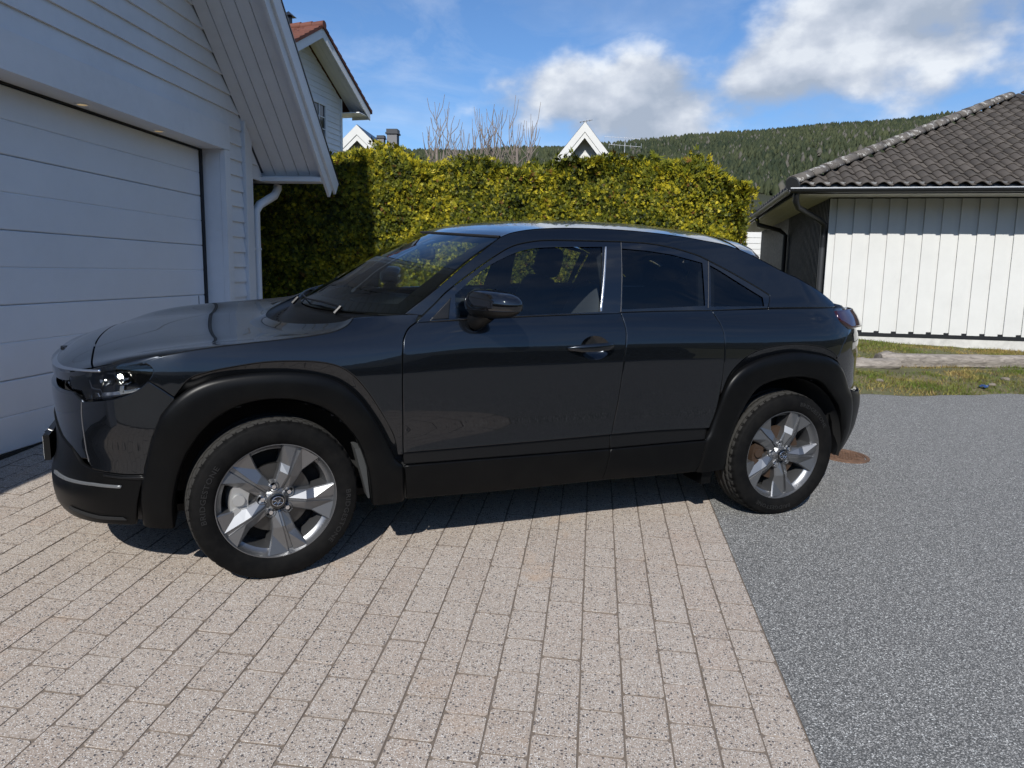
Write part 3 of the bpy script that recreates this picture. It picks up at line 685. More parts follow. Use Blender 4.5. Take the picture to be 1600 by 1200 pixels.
    q = np.clip(q*1.25-.10+.16*(P[:, 0] > .9)*np.clip((P[:, 0]-.9), 0, 1), 0, 1)[:, None]
    dark, mid_, yel = np.array([.016, .027, .005]), np.array([.135, .150, .012]), np.array([.47, .39, .022])
    col = np.where(q < .5, dark+(mid_-dark)*q*2, mid_+(yel-mid_)*(q-.5)*2); br = RNG.random(N) < .02; col[br] = np.array([.17, .085, .02]); col *= RNG.uniform(.7, 1.25, (N, 1))
    at = me.color_attributes.new('tint', 'FLOAT_COLOR', 'POINT'); at.data.foreach_set('color', np.repeat(np.c_[col, np.ones(N)], 20, 0).astype(np.float32).ravel())
    o = obj('foliage', me, m_vcol('thuja_scales', .55, .22), root); o['kind'] = 'stuff'
make_hedge()

# ================================================================== houses beyond the hedge
def red_house():
    th = math.radians(10); tv = Vector((math.sin(th), math.cos(th), 0)); nv = Vector((math.cos(th), -math.sin(th), 0))
    A = Vector((-6.686, 19.947, 7.70))                        # verge apex
    M = Matrix(((nv.x, tv.x, 0, A.x), (nv.y, tv.y, 0, A.y), (0, 0, 1, 0), (0, 0, 0, 1)))   # local x out of the gable, y along it
    h = empty('gable_house', A, 'tall white house with red tiled gable roof beyond the hedge', 'house'); h.matrix_world = M
    za = A.z; s = .552; W = 2.05; OVX = -.55
    m = MB(); m.prism([(0, -W, 0), (0, W, 0), (0, W, za-s*W-.12), (0, 0, za-.12), (0, -W, za-s*W-.12)], (-8, 0, 0), (OVX-.03, 0, 0)); m.build('wall', WHITE, h)
    z = 3.0; k = 0
    while z < za-.35:
        f = lambda q: min(W-.03, (za-.14-q)/s)
        a, b = f(z), f(z+.155)
        if b > .03:
            mm = MB(); mm.hexa([(OVX-.03, -a, z), (OVX, -a, z), (OVX, a, z), (OVX-.03, a, z), (OVX-.03, -b, z+.155), (OVX-.018, -b, z+.155), (OVX-.018, b, z+.155), (OVX-.03, b, z+.155)]); mm.build('siding_board', WHITE, h)
        z += .149
    m = MB(); m.box(OVX-.03, OVX+.015, W-.0295, W+.06, 0, za-s*W-.14); m.build('corner_board', WHITE, h)
    for sg in (1, -1):
        R = MB(); e = 2.78; zz = lambda y, o=0: za-s*abs(y)+o
        R.hexa([(-8, 0, zz(0, -.04)), (.0, 0, zz(0, -.04)), (.0, sg*e, zz(e, -.04)), (-8, sg*e, zz(e, -.04)), (-8, 0, zz(0, .03)), (0, 0, zz(0, .03)), (0, sg*e, zz(e, .03)), (-8, sg*e, zz(e, .03))]); rf = R.build('roof', REDT, h)
        for k in range(4):
            x0 = OVX+.005+k*.136; b = MB(); b.hexa([(x0, 0, zz(0, -.075)), (x0+.13, 0, zz(0, -.075)), (x0+.13, sg*e, zz(e, -.075)), (x0, sg*e, zz(e, -.075)), (x0, 0, zz(0, -.041)), (x0+.13, 0, zz(0, -.041)), (x0+.13, sg*e, zz(e, -.041)), (x0, sg*e, zz(e, -.041))]); b.build('soffit_board', WHITE, rf)
        b = MB(); b.hexa([(.001, 0, zz(0, -.21)), (.03, 0, zz(0, -.21)), (.03, sg*e, zz(e, -.21)), (.001, sg*e, zz(e, -.21)), (.001, 0, zz(0, .02)), (.03, 0, zz(0, .02)), (.03, sg*e, zz(e, .02)), (.001, sg*e, zz(e, .02))]); b.build('barge_board', WHITE, h)
        for k in range(12):
            y = .02+k*.235; t = MB()
            t.hexa([(-.35, sg*y, zz(y, .035)), (.06, sg*y, zz(y, .035)), (.06, sg*(y+.26), zz(y+.26, .035)), (-.35, sg*(y+.26), zz(y+.26, .035)), (-.35, sg*y, zz(y, .11)), (.06, sg*y, zz(y, .11)), (.06, sg*(y+.26), zz(y+.26, .14)), (-.35, sg*(y+.26), zz(y+.26, .14))]); t.build('verge_tile', REDT, rf)
        if sg < 0:
            for row in range(11):
                for c in range(12):
                    y = .02+row*.235; x = -.36-c*.24; t = MB()
                    t.hexa([(x-.23, sg*y, zz(y, .035)), (x, sg*y, zz(y, .035)), (x, sg*(y+.25), zz(y+.25, .04)), (x-.23, sg*(y+.25), zz(y+.25, .04)), (x-.19, sg*y, zz(y, .085)), (x-.06, sg*y, zz(y, .085)), (x-.06, sg*(y+.25), zz(y+.25, .12)), (x-.19, sg*(y+.25), zz(y+.25, .12))]); t.build('roof_tile', REDT, rf)
        b = MB(); b.box(OVX, .0, sg*e if sg < 0 else e-.03, (sg*e+.03) if sg < 0 else e, zz(e, -.19), zz(e, -.076)); b.build('eave_board', WHITE, h)
        if sg > 0: b = MB(); b.box(-8, -.001, W+.061, e-.031, zz(e, -.12), zz(e, -.095)); b.build('eave_soffit', WHITE, h)
    for k in range(18):
        x = .08-k*.33; t = MB(); t.tube([(x, 0, za+.10), (x-.36, 0, za+.085)], [.105, .095], 10); t.build('ridge_tile', REDT, h, True)
    t = MB(); t.tube([(-.95, 0, za+.10), (-.95, 0, za+.36)], .09, 10); t.add([(-1.10, -.15, za+.36), (-.80, -.15, za+.36), (-.80, .15, za+.36), (-1.10, .15, za+.36), (-.95, 0, za+.50)], [(3, 2, 1, 0), (0, 1, 4), (1, 2, 4), (2, 3, 4), (3, 0, 4)]); t.build('vent_cowl', BLACKM, h)
    # tall small-paned window and a louvre
    y0, y1, z0, z1 = .42, 1.04, 4.45, 6.02
    w = MB()
    for b in ((y0-.09, y0, z0, z1), (y1, y1+.09, z0, z1), (y0-.09, y1+.09, z1+.0005, z1+.10), (y0-.09, y1+.09, z0-.1, z0-.0005)): w.box(OVX, OVX+.05, *b)
    wo = w.build('window', WHITE, h); g = MB(); g.box(OVX, OVX+.012, y0, y1, z0, z1); g.build('pane', GLASSD, wo)
    b = MB(); b.box(OVX+.013, OVX+.035, (y0+y1)/2-.015, (y0+y1)/2+.015, z0, z1)
    for q in np.linspace(z0, z1, 6)[1:-1]: b.box(OVX+.013, OVX+.034, y0, y1, q-.012, q+.012)
    b.build('glazing_bar', WHITE, wo)
    b = MB(); b.box(OVX, OVX+.03, -.55, -.36, 6.72, 7.02); b.build('louvre', GREYP, h)
red_house()
def far_gable(name, label, cx, Yd, zap, half, slope, extra=None):
    h = empty(name, (cx, Yd, 0), label, 'house'); z0 = zap
    zz = lambda x, o=0: zap-slope*abs(x)+o
    m = MB(); w = half-.35; m.prism([(-w, .65, 0), (w, .65, 0), (w, .65, zz(w, -.1)), (0, .65, zz(0, -.1)), (-w, .65, zz(w, -.1))], (0, 0, 0), (0, 9, 0)); m.build('wall', WHITE2, h)
    k = 0; z = zap-2.6
    while z < zap-.5:
        a, b = min(w, (zap-.15-z)/slope), min(w, (zap-.15-z-.19)/slope)
        if b > .05: mm = MB(); mm.hexa([(-a, .62, z), (a, .62, z), (a, .66, z), (-a, .66, z), (-b, .635, z+.19), (b, .635, z+.19), (b, .66, z+.19), (-b, .66, z+.19)]); mm.build('siding_board', WHITE2, h)
        z += .185
    for s in (1, -1):
        m = MB(); m.hexa([(0, 0.05, zz(0)), (s*half, .05, zz(half)), (s*half, 10, zz(half)), (0, 10, zz(0)), (0, .05, zz(0, .12)), (s*half, .05, zz(half, .12)), (s*half, 10, zz(half, .12)), (0, 10, zz(0, .12))]); m.build('roof', BLACKM, h)
        m = MB(); m.hexa([(0, 0, zz(0, -.34)), (s*half, 0, zz(half, -.34)), (s*half, .04, zz(half, -.34)), (0, .04, zz(0, -.34)), (0, 0, zz(0, .09)), (s*half, 0, zz(half, .09)), (s*half, .04, zz(half, .09)), (0, .04, zz(0, .09))]); m.build('barge_board', WHITE2, h)
        m = MB(); m.hexa([(0, .041, zz(0, -.60)), (s*half, .041, zz(half, -.60)), (s*half, .07, zz(half, -.60)), (0, .07, zz(0, -.60)), (0, .041, zz(0, -.30)), (s*half, .041, zz(half, -.30)), (s*half, .07, zz(half, -.30)), (0, .07, zz(0, -.30))]); m.build('barge_board', WHITE2, h)
    return h
h1 = far_gable('gable_roof_house', 'white pointed gable with two grey chimneys behind it, left beyond the hedge', -10.18, 35, 8.10, 2.3, .95)
for (x, w, z0, z1, cap) in ((.50, .17, 5.8, 8.0, .10), (1.07, .25, 5.8, 8.22, .16)):
    m = MB(); m.box(x-w, x+w, 2.4, 2.4+2*w, z0, z1); c = m.build('chimney', GREYP, h1); m = MB(); m.box(x-w*1.25, x+w*1.25, 2.4-w*.25, 2.4+2.25*w, z1+.002, z1+cap*.5); m.box(x-w*1.1, x+w*1.1, 2.4-w*.1, 2.4+2.1*w, z1+cap*.5+.002, z1+cap*1.5); m.build('chimney_cap', GUTM, c)
h2 = far_gable('gable_roof_house', 'white pointed gable with rooftop aerial, centre beyond the hedge', .33, 35, 8.25, 2.0, 1.24)
WIRE = mat('aluminium_aerial', (.55, .56, .58), .4, .7)
m = MB(); m.tube([(.05, 1.2, 8.2), (.05, 1.2, 8.75)], .02, 6); m.tube([(-.25, 1.2, 8.55), (.35, 1.2, 8.66)], .018, 6)
for k in range(4): m.tube([(-.2+k*.14, 1.0, 8.56+k*.025), (-.2+k*.14, 1.4, 8.56+k*.025)], .012, 5)
m.build('weather_vane', WIRE, h2)
m = MB(); m.tube([(1.9, 1.5, 6.2), (1.9, 1.5, 7.95)], .016, 6)
for zq, L_ in ((7.9, .95), (7.55, .75)):
    m.tube([(1.9-L_, 1.5, zq+.06), (1.9+L_, 1.5, zq-.05)], .008, 5)
    for k in range(7): x = 1.9-L_+k*L_/3; m.tube([(x, 1.4, zq-.14+.05*(k % 2)), (x+.03, 1.6, zq+.12)], .008, 4)
m.build('aerial', WIRE, h2)
def shed():
    s = empty('white_shed', (6.55, 24.0, .95), 'white boarded shed glimpsed between the hedge and the dark eaves', 'shed')
    m = MB(); m.box(-1.6, 2.0, .03, 3, -.4, 2.5); m.build('wall', WHITE2, s)
    for k in range(14):
        z = .05+k*.175; m = MB(); m.hexa([(-1.62, -.0, z), (2, -.0, z), (2, .03, z), (-1.62, .03, z), (-1.62, .014, z+.172), (2, .014, z+.172), (2, .03, z+.172), (-1.62, .03, z+.172)]); m.build('siding_board', WHITE2, s)
    m = MB(); m.prism([(-1.7, -.1, 2.505), (2.1, -.1, 2.505), (2.1, 3.1, 2.53), (-1.7, 3.1, 2.53)], (0, 0, 0), (0, 0, .04)); m.build('roof', BLACKM, s)
shed()

# ================================================================== bare shrubs behind the hedge
BARK = m_painted_wood('grey_twig_bark', (.20, .165, .145), .85, .4)
def bare_tree(px, top, Yd, nsh, spread, seed, label):
    r = random.Random(seed); d = (px-895.95)/FPX; x = d*Yd*1.01; base = gz(0, 15)-.1; ztop = CAMH+(432-top)/FPX*Yd
    t = empty('bare_tree', (x, Yd, base), label, 'tree', 'leafless trees behind the hedge')
    H = ztop-base; m = MB(); m.tube([(0, 0, 0), (.03, 0, H*.4), (.0, .02, H*.76)], [.06, .045, .022], 7); m.build('trunk', BARK, t, True)
    b = MB()
    for k in range(nsh):
        a = r.uniform(0, 6.28); s = spread*r.uniform(.2, 1.0); z0 = H*r.uniform(.50, .74); z1 = H*(r.uniform(.80, 1.0) if k else 1.0)*(1-.10*s/spread)
        ex, ey = math.cos(a)*s, math.sin(a)*s*.6; n = 6; pts = []
        for i in range(n+1):
            q = i/n; w = 1-(1-q)**2.0; pts.append((ex*w+r.gauss(0, .02)*(i > 0), ey*w, z0+(z1-z0)*q**1.15))
        b.tube(pts, [.011*(1-.62*i/n) for i in range(n+1)], 5)
        for j in range(r.randint(3, 5)):
            i = r.randint(2, n-1); p = Vector(pts[i]); a2 = r.uniform(0, 6.28); L_ = r.uniform(.25, .6)
            b.tube([p, p+Vector((math.cos(a2)*.12, math.sin(a2)*.1, L_*.5)), p+Vector((math.cos(a2)*.16, math.sin(a2)*.12, L_))], [.007, .0055, .004], 4)
    b.build('branches', BARK, t, True)
bare_tree(684, 165, 13.0, 7, .42, 1, 'leafless tree with two tall shoots, leftmost behind the hedge')
bare_tree(727, 203, 12.6, 8, .62, 2, 'low leafless tree with many fine shoots, second from left behind the hedge')
bare_tree(748, 188, 13.4, 8, .50, 3, 'dense leafless tree in the middle of the row behind the hedge')
bare_tree(770, 170, 12.8, 6, .26, 4, 'slim leafless tree with one high straight shoot behind the hedge')
bare_tree(806, 165, 13.2, 10, .62, 5, 'wide leafless tree, rightmost behind the hedge')

# ================================================================== forested hills
AZ = [-180, -120, -70, -40, -20, -10.3, -5.5, -2.4, 2.6, 5.7, 9.1, 13.5, 17.6, 21.2, 24.5, 30, 45, 70, 120, 180]
EL = [.155, .15, .14, .14, .145, .150, .155, .158, .163, .168, .172, .1755, .178, .180, .181, .185, .18, .16, .15, .155]
def ridge_el(az): return np.interp(az, AZ, EL)
R0, R1 = 300., 1350.
def hill_z(r, az):
    zr = ridge_el(az)*R1; t = np.clip((r-R0)/(R1-R0), 0, 1); x = np.radians(az)*900
    return 1+zr*(t**1.12)+14*(vnoise(x, r, .006, 31)-.5)*np.sin(np.pi*t)*2
def m_forest_floor():
    m = mat('forest_floor', (.03, .035, .018), .95); t = NT(m); n = t.noise(t.pos(), .03, 8, .75); t.col(t.ramp(n, [(.3, (.018, .022, .010)), (.6, (.045, .05, .022)), (.8, (.07, .065, .035))])); t.bump(n, 1., 12); return m
def hills():
    azs = np.linspace(-180, 180, 361); rs = np.r_[np.linspace(R0, R1, 40), 1500, 1900]; A, Rr = np.meshgrid(azs, rs, indexing='ij')
    Z = hill_z(Rr, A)*np.where(Rr > R1, np.where(Rr > 1600, .6, .97), 1); V = np.stack([np.sin(np.radians(A))*Rr, np.cos(np.radians(A))*Rr, Z], -1).reshape(-1, 3); n, m = A.shape
    i, j = np.meshgrid(np.arange(n-1), np.arange(m-1), indexing='ij'); a = (i*m+j).ravel()
    me = fastmesh('hills', V, np.stack([a, a+1, a+m+1, a+m], -1)); me.polygons.foreach_set('use_smooth', [True]*len(me.polygons)); tag(obj('hills', me, m_forest_floor()), kind='structure')
    # conifers and a few bare birches over the slopes that face the house
    n = 30000; az = np.where(RNG.random(n) < .93, RNG.uniform(-16, 40, n), RNG.uniform(90, 270, n)); r = R0+(R1+18-R0)*np.sqrt(RNG.random(n)*.9+.1)
    x, y = np.sin(np.radians(az))*r, np.cos(np.radians(az))*r; z = hill_z(r, az)-1; kind = RNG.random(n); hgt = RNG.uniform(5, 13, n)*(.7+.6*vnoise(x, y, .012, 41)); rad = hgt*RNG.uniform(.20, .40, n)
    k = 6; ang = np.arange(k)*2*np.pi/k; V = []
    for lv, (zq, rq) in enumerate(((.08, .85), (.30, 1.0), (.62, .62))):
        jit = 1+RNG.normal(0, .22, (n, k)); V.append(np.stack([x[:, None]+np.cos(ang+lv*.5)*rad[:, None]*rq*jit, y[:, None]+np.sin(ang+lv*.5)*rad[:, None]*rq*jit, (z+hgt*zq)[:, None]+RNG.normal(0, .04, (n, k))*hgt[:, None]], -1))
    V.append(np.stack([x, y, z+hgt], -1)[:, None]); V = np.concatenate(V, 1); st = V.shape[1]; F = []
    for lv in range(2):
        for i in range(k): a, b = lv*k+i, lv*k+(i+1) % k; F += [(a, b, b+k), (a, b+k, a+k)]
    for i in range(k): F.append((2*k+i, 2*k+(i+1) % k, 3*k))
    F = (np.array(F)[None]+np.arange(n)[:, None, None]*st).reshape(-1, 3); me = fastmesh('forest', V.reshape(-1, 3), F)
    q = np.clip(vnoise(x, y, .008, 51)*.7+RNG.normal(.15, .22, n), 0, 1)[:, None]; col = np.array([.017, .026, .012])*(1-q)+np.array([.055, .062, .026])*q; bi = kind < .07; col[bi] = np.array([.085, .08, .065])
    at = me.color_attributes.new('tint', 'FLOAT_COLOR', 'POINT'); at.data.foreach_set('color', np.repeat(np.c_[col, np.ones(n)], st, 0).astype(np.float32).ravel())
    tag(obj('forest', me, m_vcol('conifer_needles', .8)), 'dark spruce forest covering the hillside beyond the houses', 'forest', kind='stuff')
hills()

# ---- unseen dark hedge added behind the camera to give the dark band mirrored in the car's doors
def added_hedge():
    xs = np.linspace(-16, 18, 180); zz = np.linspace(0, 1, 16); V = []
    for x in xs:
        for t in zz: V.append((x, -5.6-.7*t*t+.35*float(vnoise(x, t*3, 1.6, 61))+.15*float(vnoise(x, t*3, 6, 62)), gz(x, -9)-.2+t*(2.2+.4*float(vnoise(x, 0, .9, 63))+.2*float(vnoise(x, 0, 4, 64)))))
    n, m = len(xs), len(zz); F = [(i*m+j, i*m+j+1, (i+1)*m+j+1, (i+1)*m+j) for i in range(n-1) for j in range(m-1)]
    b = len(V); V += [(x, y-2.2, z) for x, y, z in V[m-1::m]]
    F += [(i*m+m-1, b+i, b+i+1, (i+1)*m+m-1) for i in range(n-1)]
    tag(obj('road_hedge', mesh('road_hedge', V, F), mat('dark_hedge_leaves', (.018, .026, .010), .9)), 'dark evergreen hedge mirrored in the car doors', 'hedge', kind='stuff')
added_hedge()
# ================================================================== the car
# body surface: u runs round the plan (u = x along the flank, wrapping to the centre line at both ends), z is height

# section tables
ZT=np.array([.10,.16,.20,.24,.28,.36,.45,.55,.70,.85,.95,1.02,1.07,1.10,1.16,1.25,1.36,1.44,1.49,1.53,1.56])
TF=np.array([.74,.77,.80,.83,.848,.865,.872,.874,.884,.884,.865,.825,.78,.75,.73,.695,.655,.62,.59,.55,.48])
TM=np.array([.74,.77,.80,.832,.848,.864,.870,.866,.878,.885,.879,.862,.843,.828,.807,.772,.722,.680,.645,.60,.53])
TR=np.array([.74,.77,.80,.83,.846,.864,.874,.876,.884,.886,.878,.858,.832,.810,.778,.725,.662,.622,.592,.55,.49])
def pchip(xs,ys):
    xs=np.asarray(xs,float);ys=np.asarray(ys,float);h=np.diff(xs);m=np.diff(ys)/h
    d=np.zeros_like(ys);d[0]=m[0];d[-1]=m[-1]
    for i in range(1,len(xs)-1):
        if m[i-1]*m[i]>0:
            w1=2*h[i]+h[i-1];w2=h[i]+2*h[i-1];d[i]=(w1+w2)/(w1/m[i-1]+w2/m[i])
    def f(x):
        x=np.clip(np.asarray(x,float),xs[0],xs[-1]);i=np.clip(np.searchsorted(xs,x)-1,0,len(xs)-2)
        t=(x-xs[i])/h[i];t2=t*t;t3=t2*t
        return (2*t3-3*t2+1)*ys[i]+(t3-2*t2+t)*h[i]*d[i]+(-2*t3+3*t2)*ys[i+1]+(t3-t2)*h[i]*d[i+1]
    return f
fF,fM,fR=pchip(ZT,TF),pchip(ZT,TM),pchip(ZT,TR)
xF=pchip([.1,.16,.22,.28,.36,.45,.55,.65,.75,.80,.85,.90,.95,1.0,1.1,1.5],[-.70,-.80,-.875,-.905,-.905,-.885,-.878,-.882,-.888,-.885,-.872,-.865,-.85,-.81,-.7,-.5])
xR=pchip([.1,.2,.28,.36,.45,.55,.62,.70,.80,.95,1.05,1.12,1.2,1.3,1.4,1.5],[3.20,3.31,3.40,3.45,3.485,3.50,3.485,3.42,3.41,3.41,3.38,3.33,3.2,3.0,2.7,2.4])
X1,X2=-.30,2.75
LF,LR=1.1,1.15   # parameter lengths of the wrapped ends
def sstep(t): t=np.clip(t,0,1);return t*t*(3-2*t)
def Wd(u,z):
    a=sstep((u-0.1)/.8);b=sstep((u-1.7)/.9)
    return fF(z)*(1-a)+fM(z)*a*(1-b)+fR(z)*b
def S(u,z):
    u=np.asarray(u,float);z=np.asarray(z,float);u,z=np.broadcast_arrays(u,z)
    w=Wd(np.clip(u,X1,X2),z)
    t=np.clip((X1-u)/LF,0,1)*np.pi/2; t2=np.clip((u-X2)/LR,0,1)*np.pi/2
    p=2.15;q=2.6
    x=np.where(u<X1,X1-(X1-xF(z))*np.sin(t)**(2/p),np.where(u>X2,X2+(xR(z)-X2)*np.sin(t2)**(2/2.5),u))
    y=w*np.where(u<X1,np.cos(t)**(2/q),np.where(u>X2,np.cos(t2)**(2/3.6),1))
    return np.stack([x,-y,z],-1)

def resamp(P,n):
    P=np.asarray(P,float);d=np.r_[0,np.cumsum(np.linalg.norm(np.diff(P,axis=0),axis=1))]
    t=np.linspace(0,d[-1],n);return np.stack([np.interp(t,d,P[:,k]) for k in range(P.shape[1])],-1)
def smooth(P,n=60):
    # Catmull-Rom through the points
    P=np.asarray(P,float);Q=np.vstack([2*P[0]-P[1],P,2*P[-1]-P[-2]]);o=[]
    for i in range(1,len(Q)-2):
        p0,p1,p2,p3=Q[i-1:i+3]
        for t in np.linspace(0,1,10,endpoint=False):
            o.append(.5*((2*p1)+(-p0+p2)*t+(2*p0-5*p1+4*p2-p3)*t*t+(-p0+3*p1-3*p2+p3)*t**3))
    o.append(P[-1]);return resamp(o,n)
def coons(F,T,A,B,ns,nv,bulge):
    # F(s) at v=0, T(s) at v=1, A(v) at s=0, B(v) at s=1
    F=resamp(F,ns);T=resamp(T,ns);A=resamp(A,nv);B=resamp(B,nv)
    s=np.linspace(0,1,ns)[:,None,None];v=np.linspace(0,1,nv)[None,:,None]
    C=(1-v)*F[:,None]+v*T[:,None]+(1-s)*A[None]+s*B[None]-((1-s)*(1-v)*F[0]+s*(1-v)*F[-1]+(1-s)*v*T[0]+s*v*T[-1])
    return C+bulge(s,v)
def mir(P): P=np.array(P,float);P[...,1]*=-1;return P
def hood(O,ns=61,nv=41):
    A=S(*np.array(smooth(O['hoodcut'],nv)).T)
    u0,z0=O['hoodcut'][0]
    uu=np.linspace(u0,X1-LF,40);zz=z0+(.848-z0)*sstep((u0-uu)/.55)
    F=S(uu,zz);F=np.vstack([F,mir(F)[-2::-1]])
    T0=A[-1];yy=np.linspace(-1,1,41);w=-T0[1]
    T=np.stack([T0[0]-.30*(1-yy**2),w*yy,T0[2]-.085*(1-yy**2)**.6],-1)
    def bul(s,v):
        q=2*s-1
        b=.038*np.sin(np.pi*np.clip(v,0,1)**.8)**.8*(1-np.abs(q)**2.6)
        return np.concatenate([0*b,0*b,b],-1)
    return coons(F,T,A,mir(A),ns,nv,bul)
def shield(O,ns=41,nv=31):
    A=S(*np.array(smooth(O['apil_in'],nv)).T)
    yb=np.linspace(-1,1,41)
    F=np.stack([A[0,0]-.34*(1-yb**2),-A[0,1]*yb,A[0,2]-.03*(1-yb**2)],-1)
    T=np.stack([A[-1,0]-.13*(1-yb**2),-A[-1,1]*yb,A[-1,2]+.004*(1-yb**2)],-1)
    return coons(F,T,A,mir(A),ns,nv,lambda s,v:np.concatenate([0*s*v,0*s*v,.012*np.sin(np.pi*v)*np.ones_like(s)],-1))
def roof(O,ns=41,nv=61):
    cr=smooth(O['crease'],140);k=np.argmin(abs(cr[:,0]-2.42))
    A=resamp(S(*cr[:k+1].T),nv)
    yb=np.linspace(-1,1,41)
    F=np.stack([A[0,0]-.13*(1-yb**2),-A[0,1]*yb,A[0,2]+.004*(1-yb**2)],-1)
    T=np.stack([A[-1,0]+.10*(1-yb**2),-A[-1,1]*yb,A[-1,2]+.078*(1-yb**2)],-1)
    return coons(F,T,A,mir(A),ns,nv,lambda s,v:np.concatenate([0*s*v,0*s*v,.006*np.sin(np.pi*v)*(1-(2*s-1)**2)],-1))
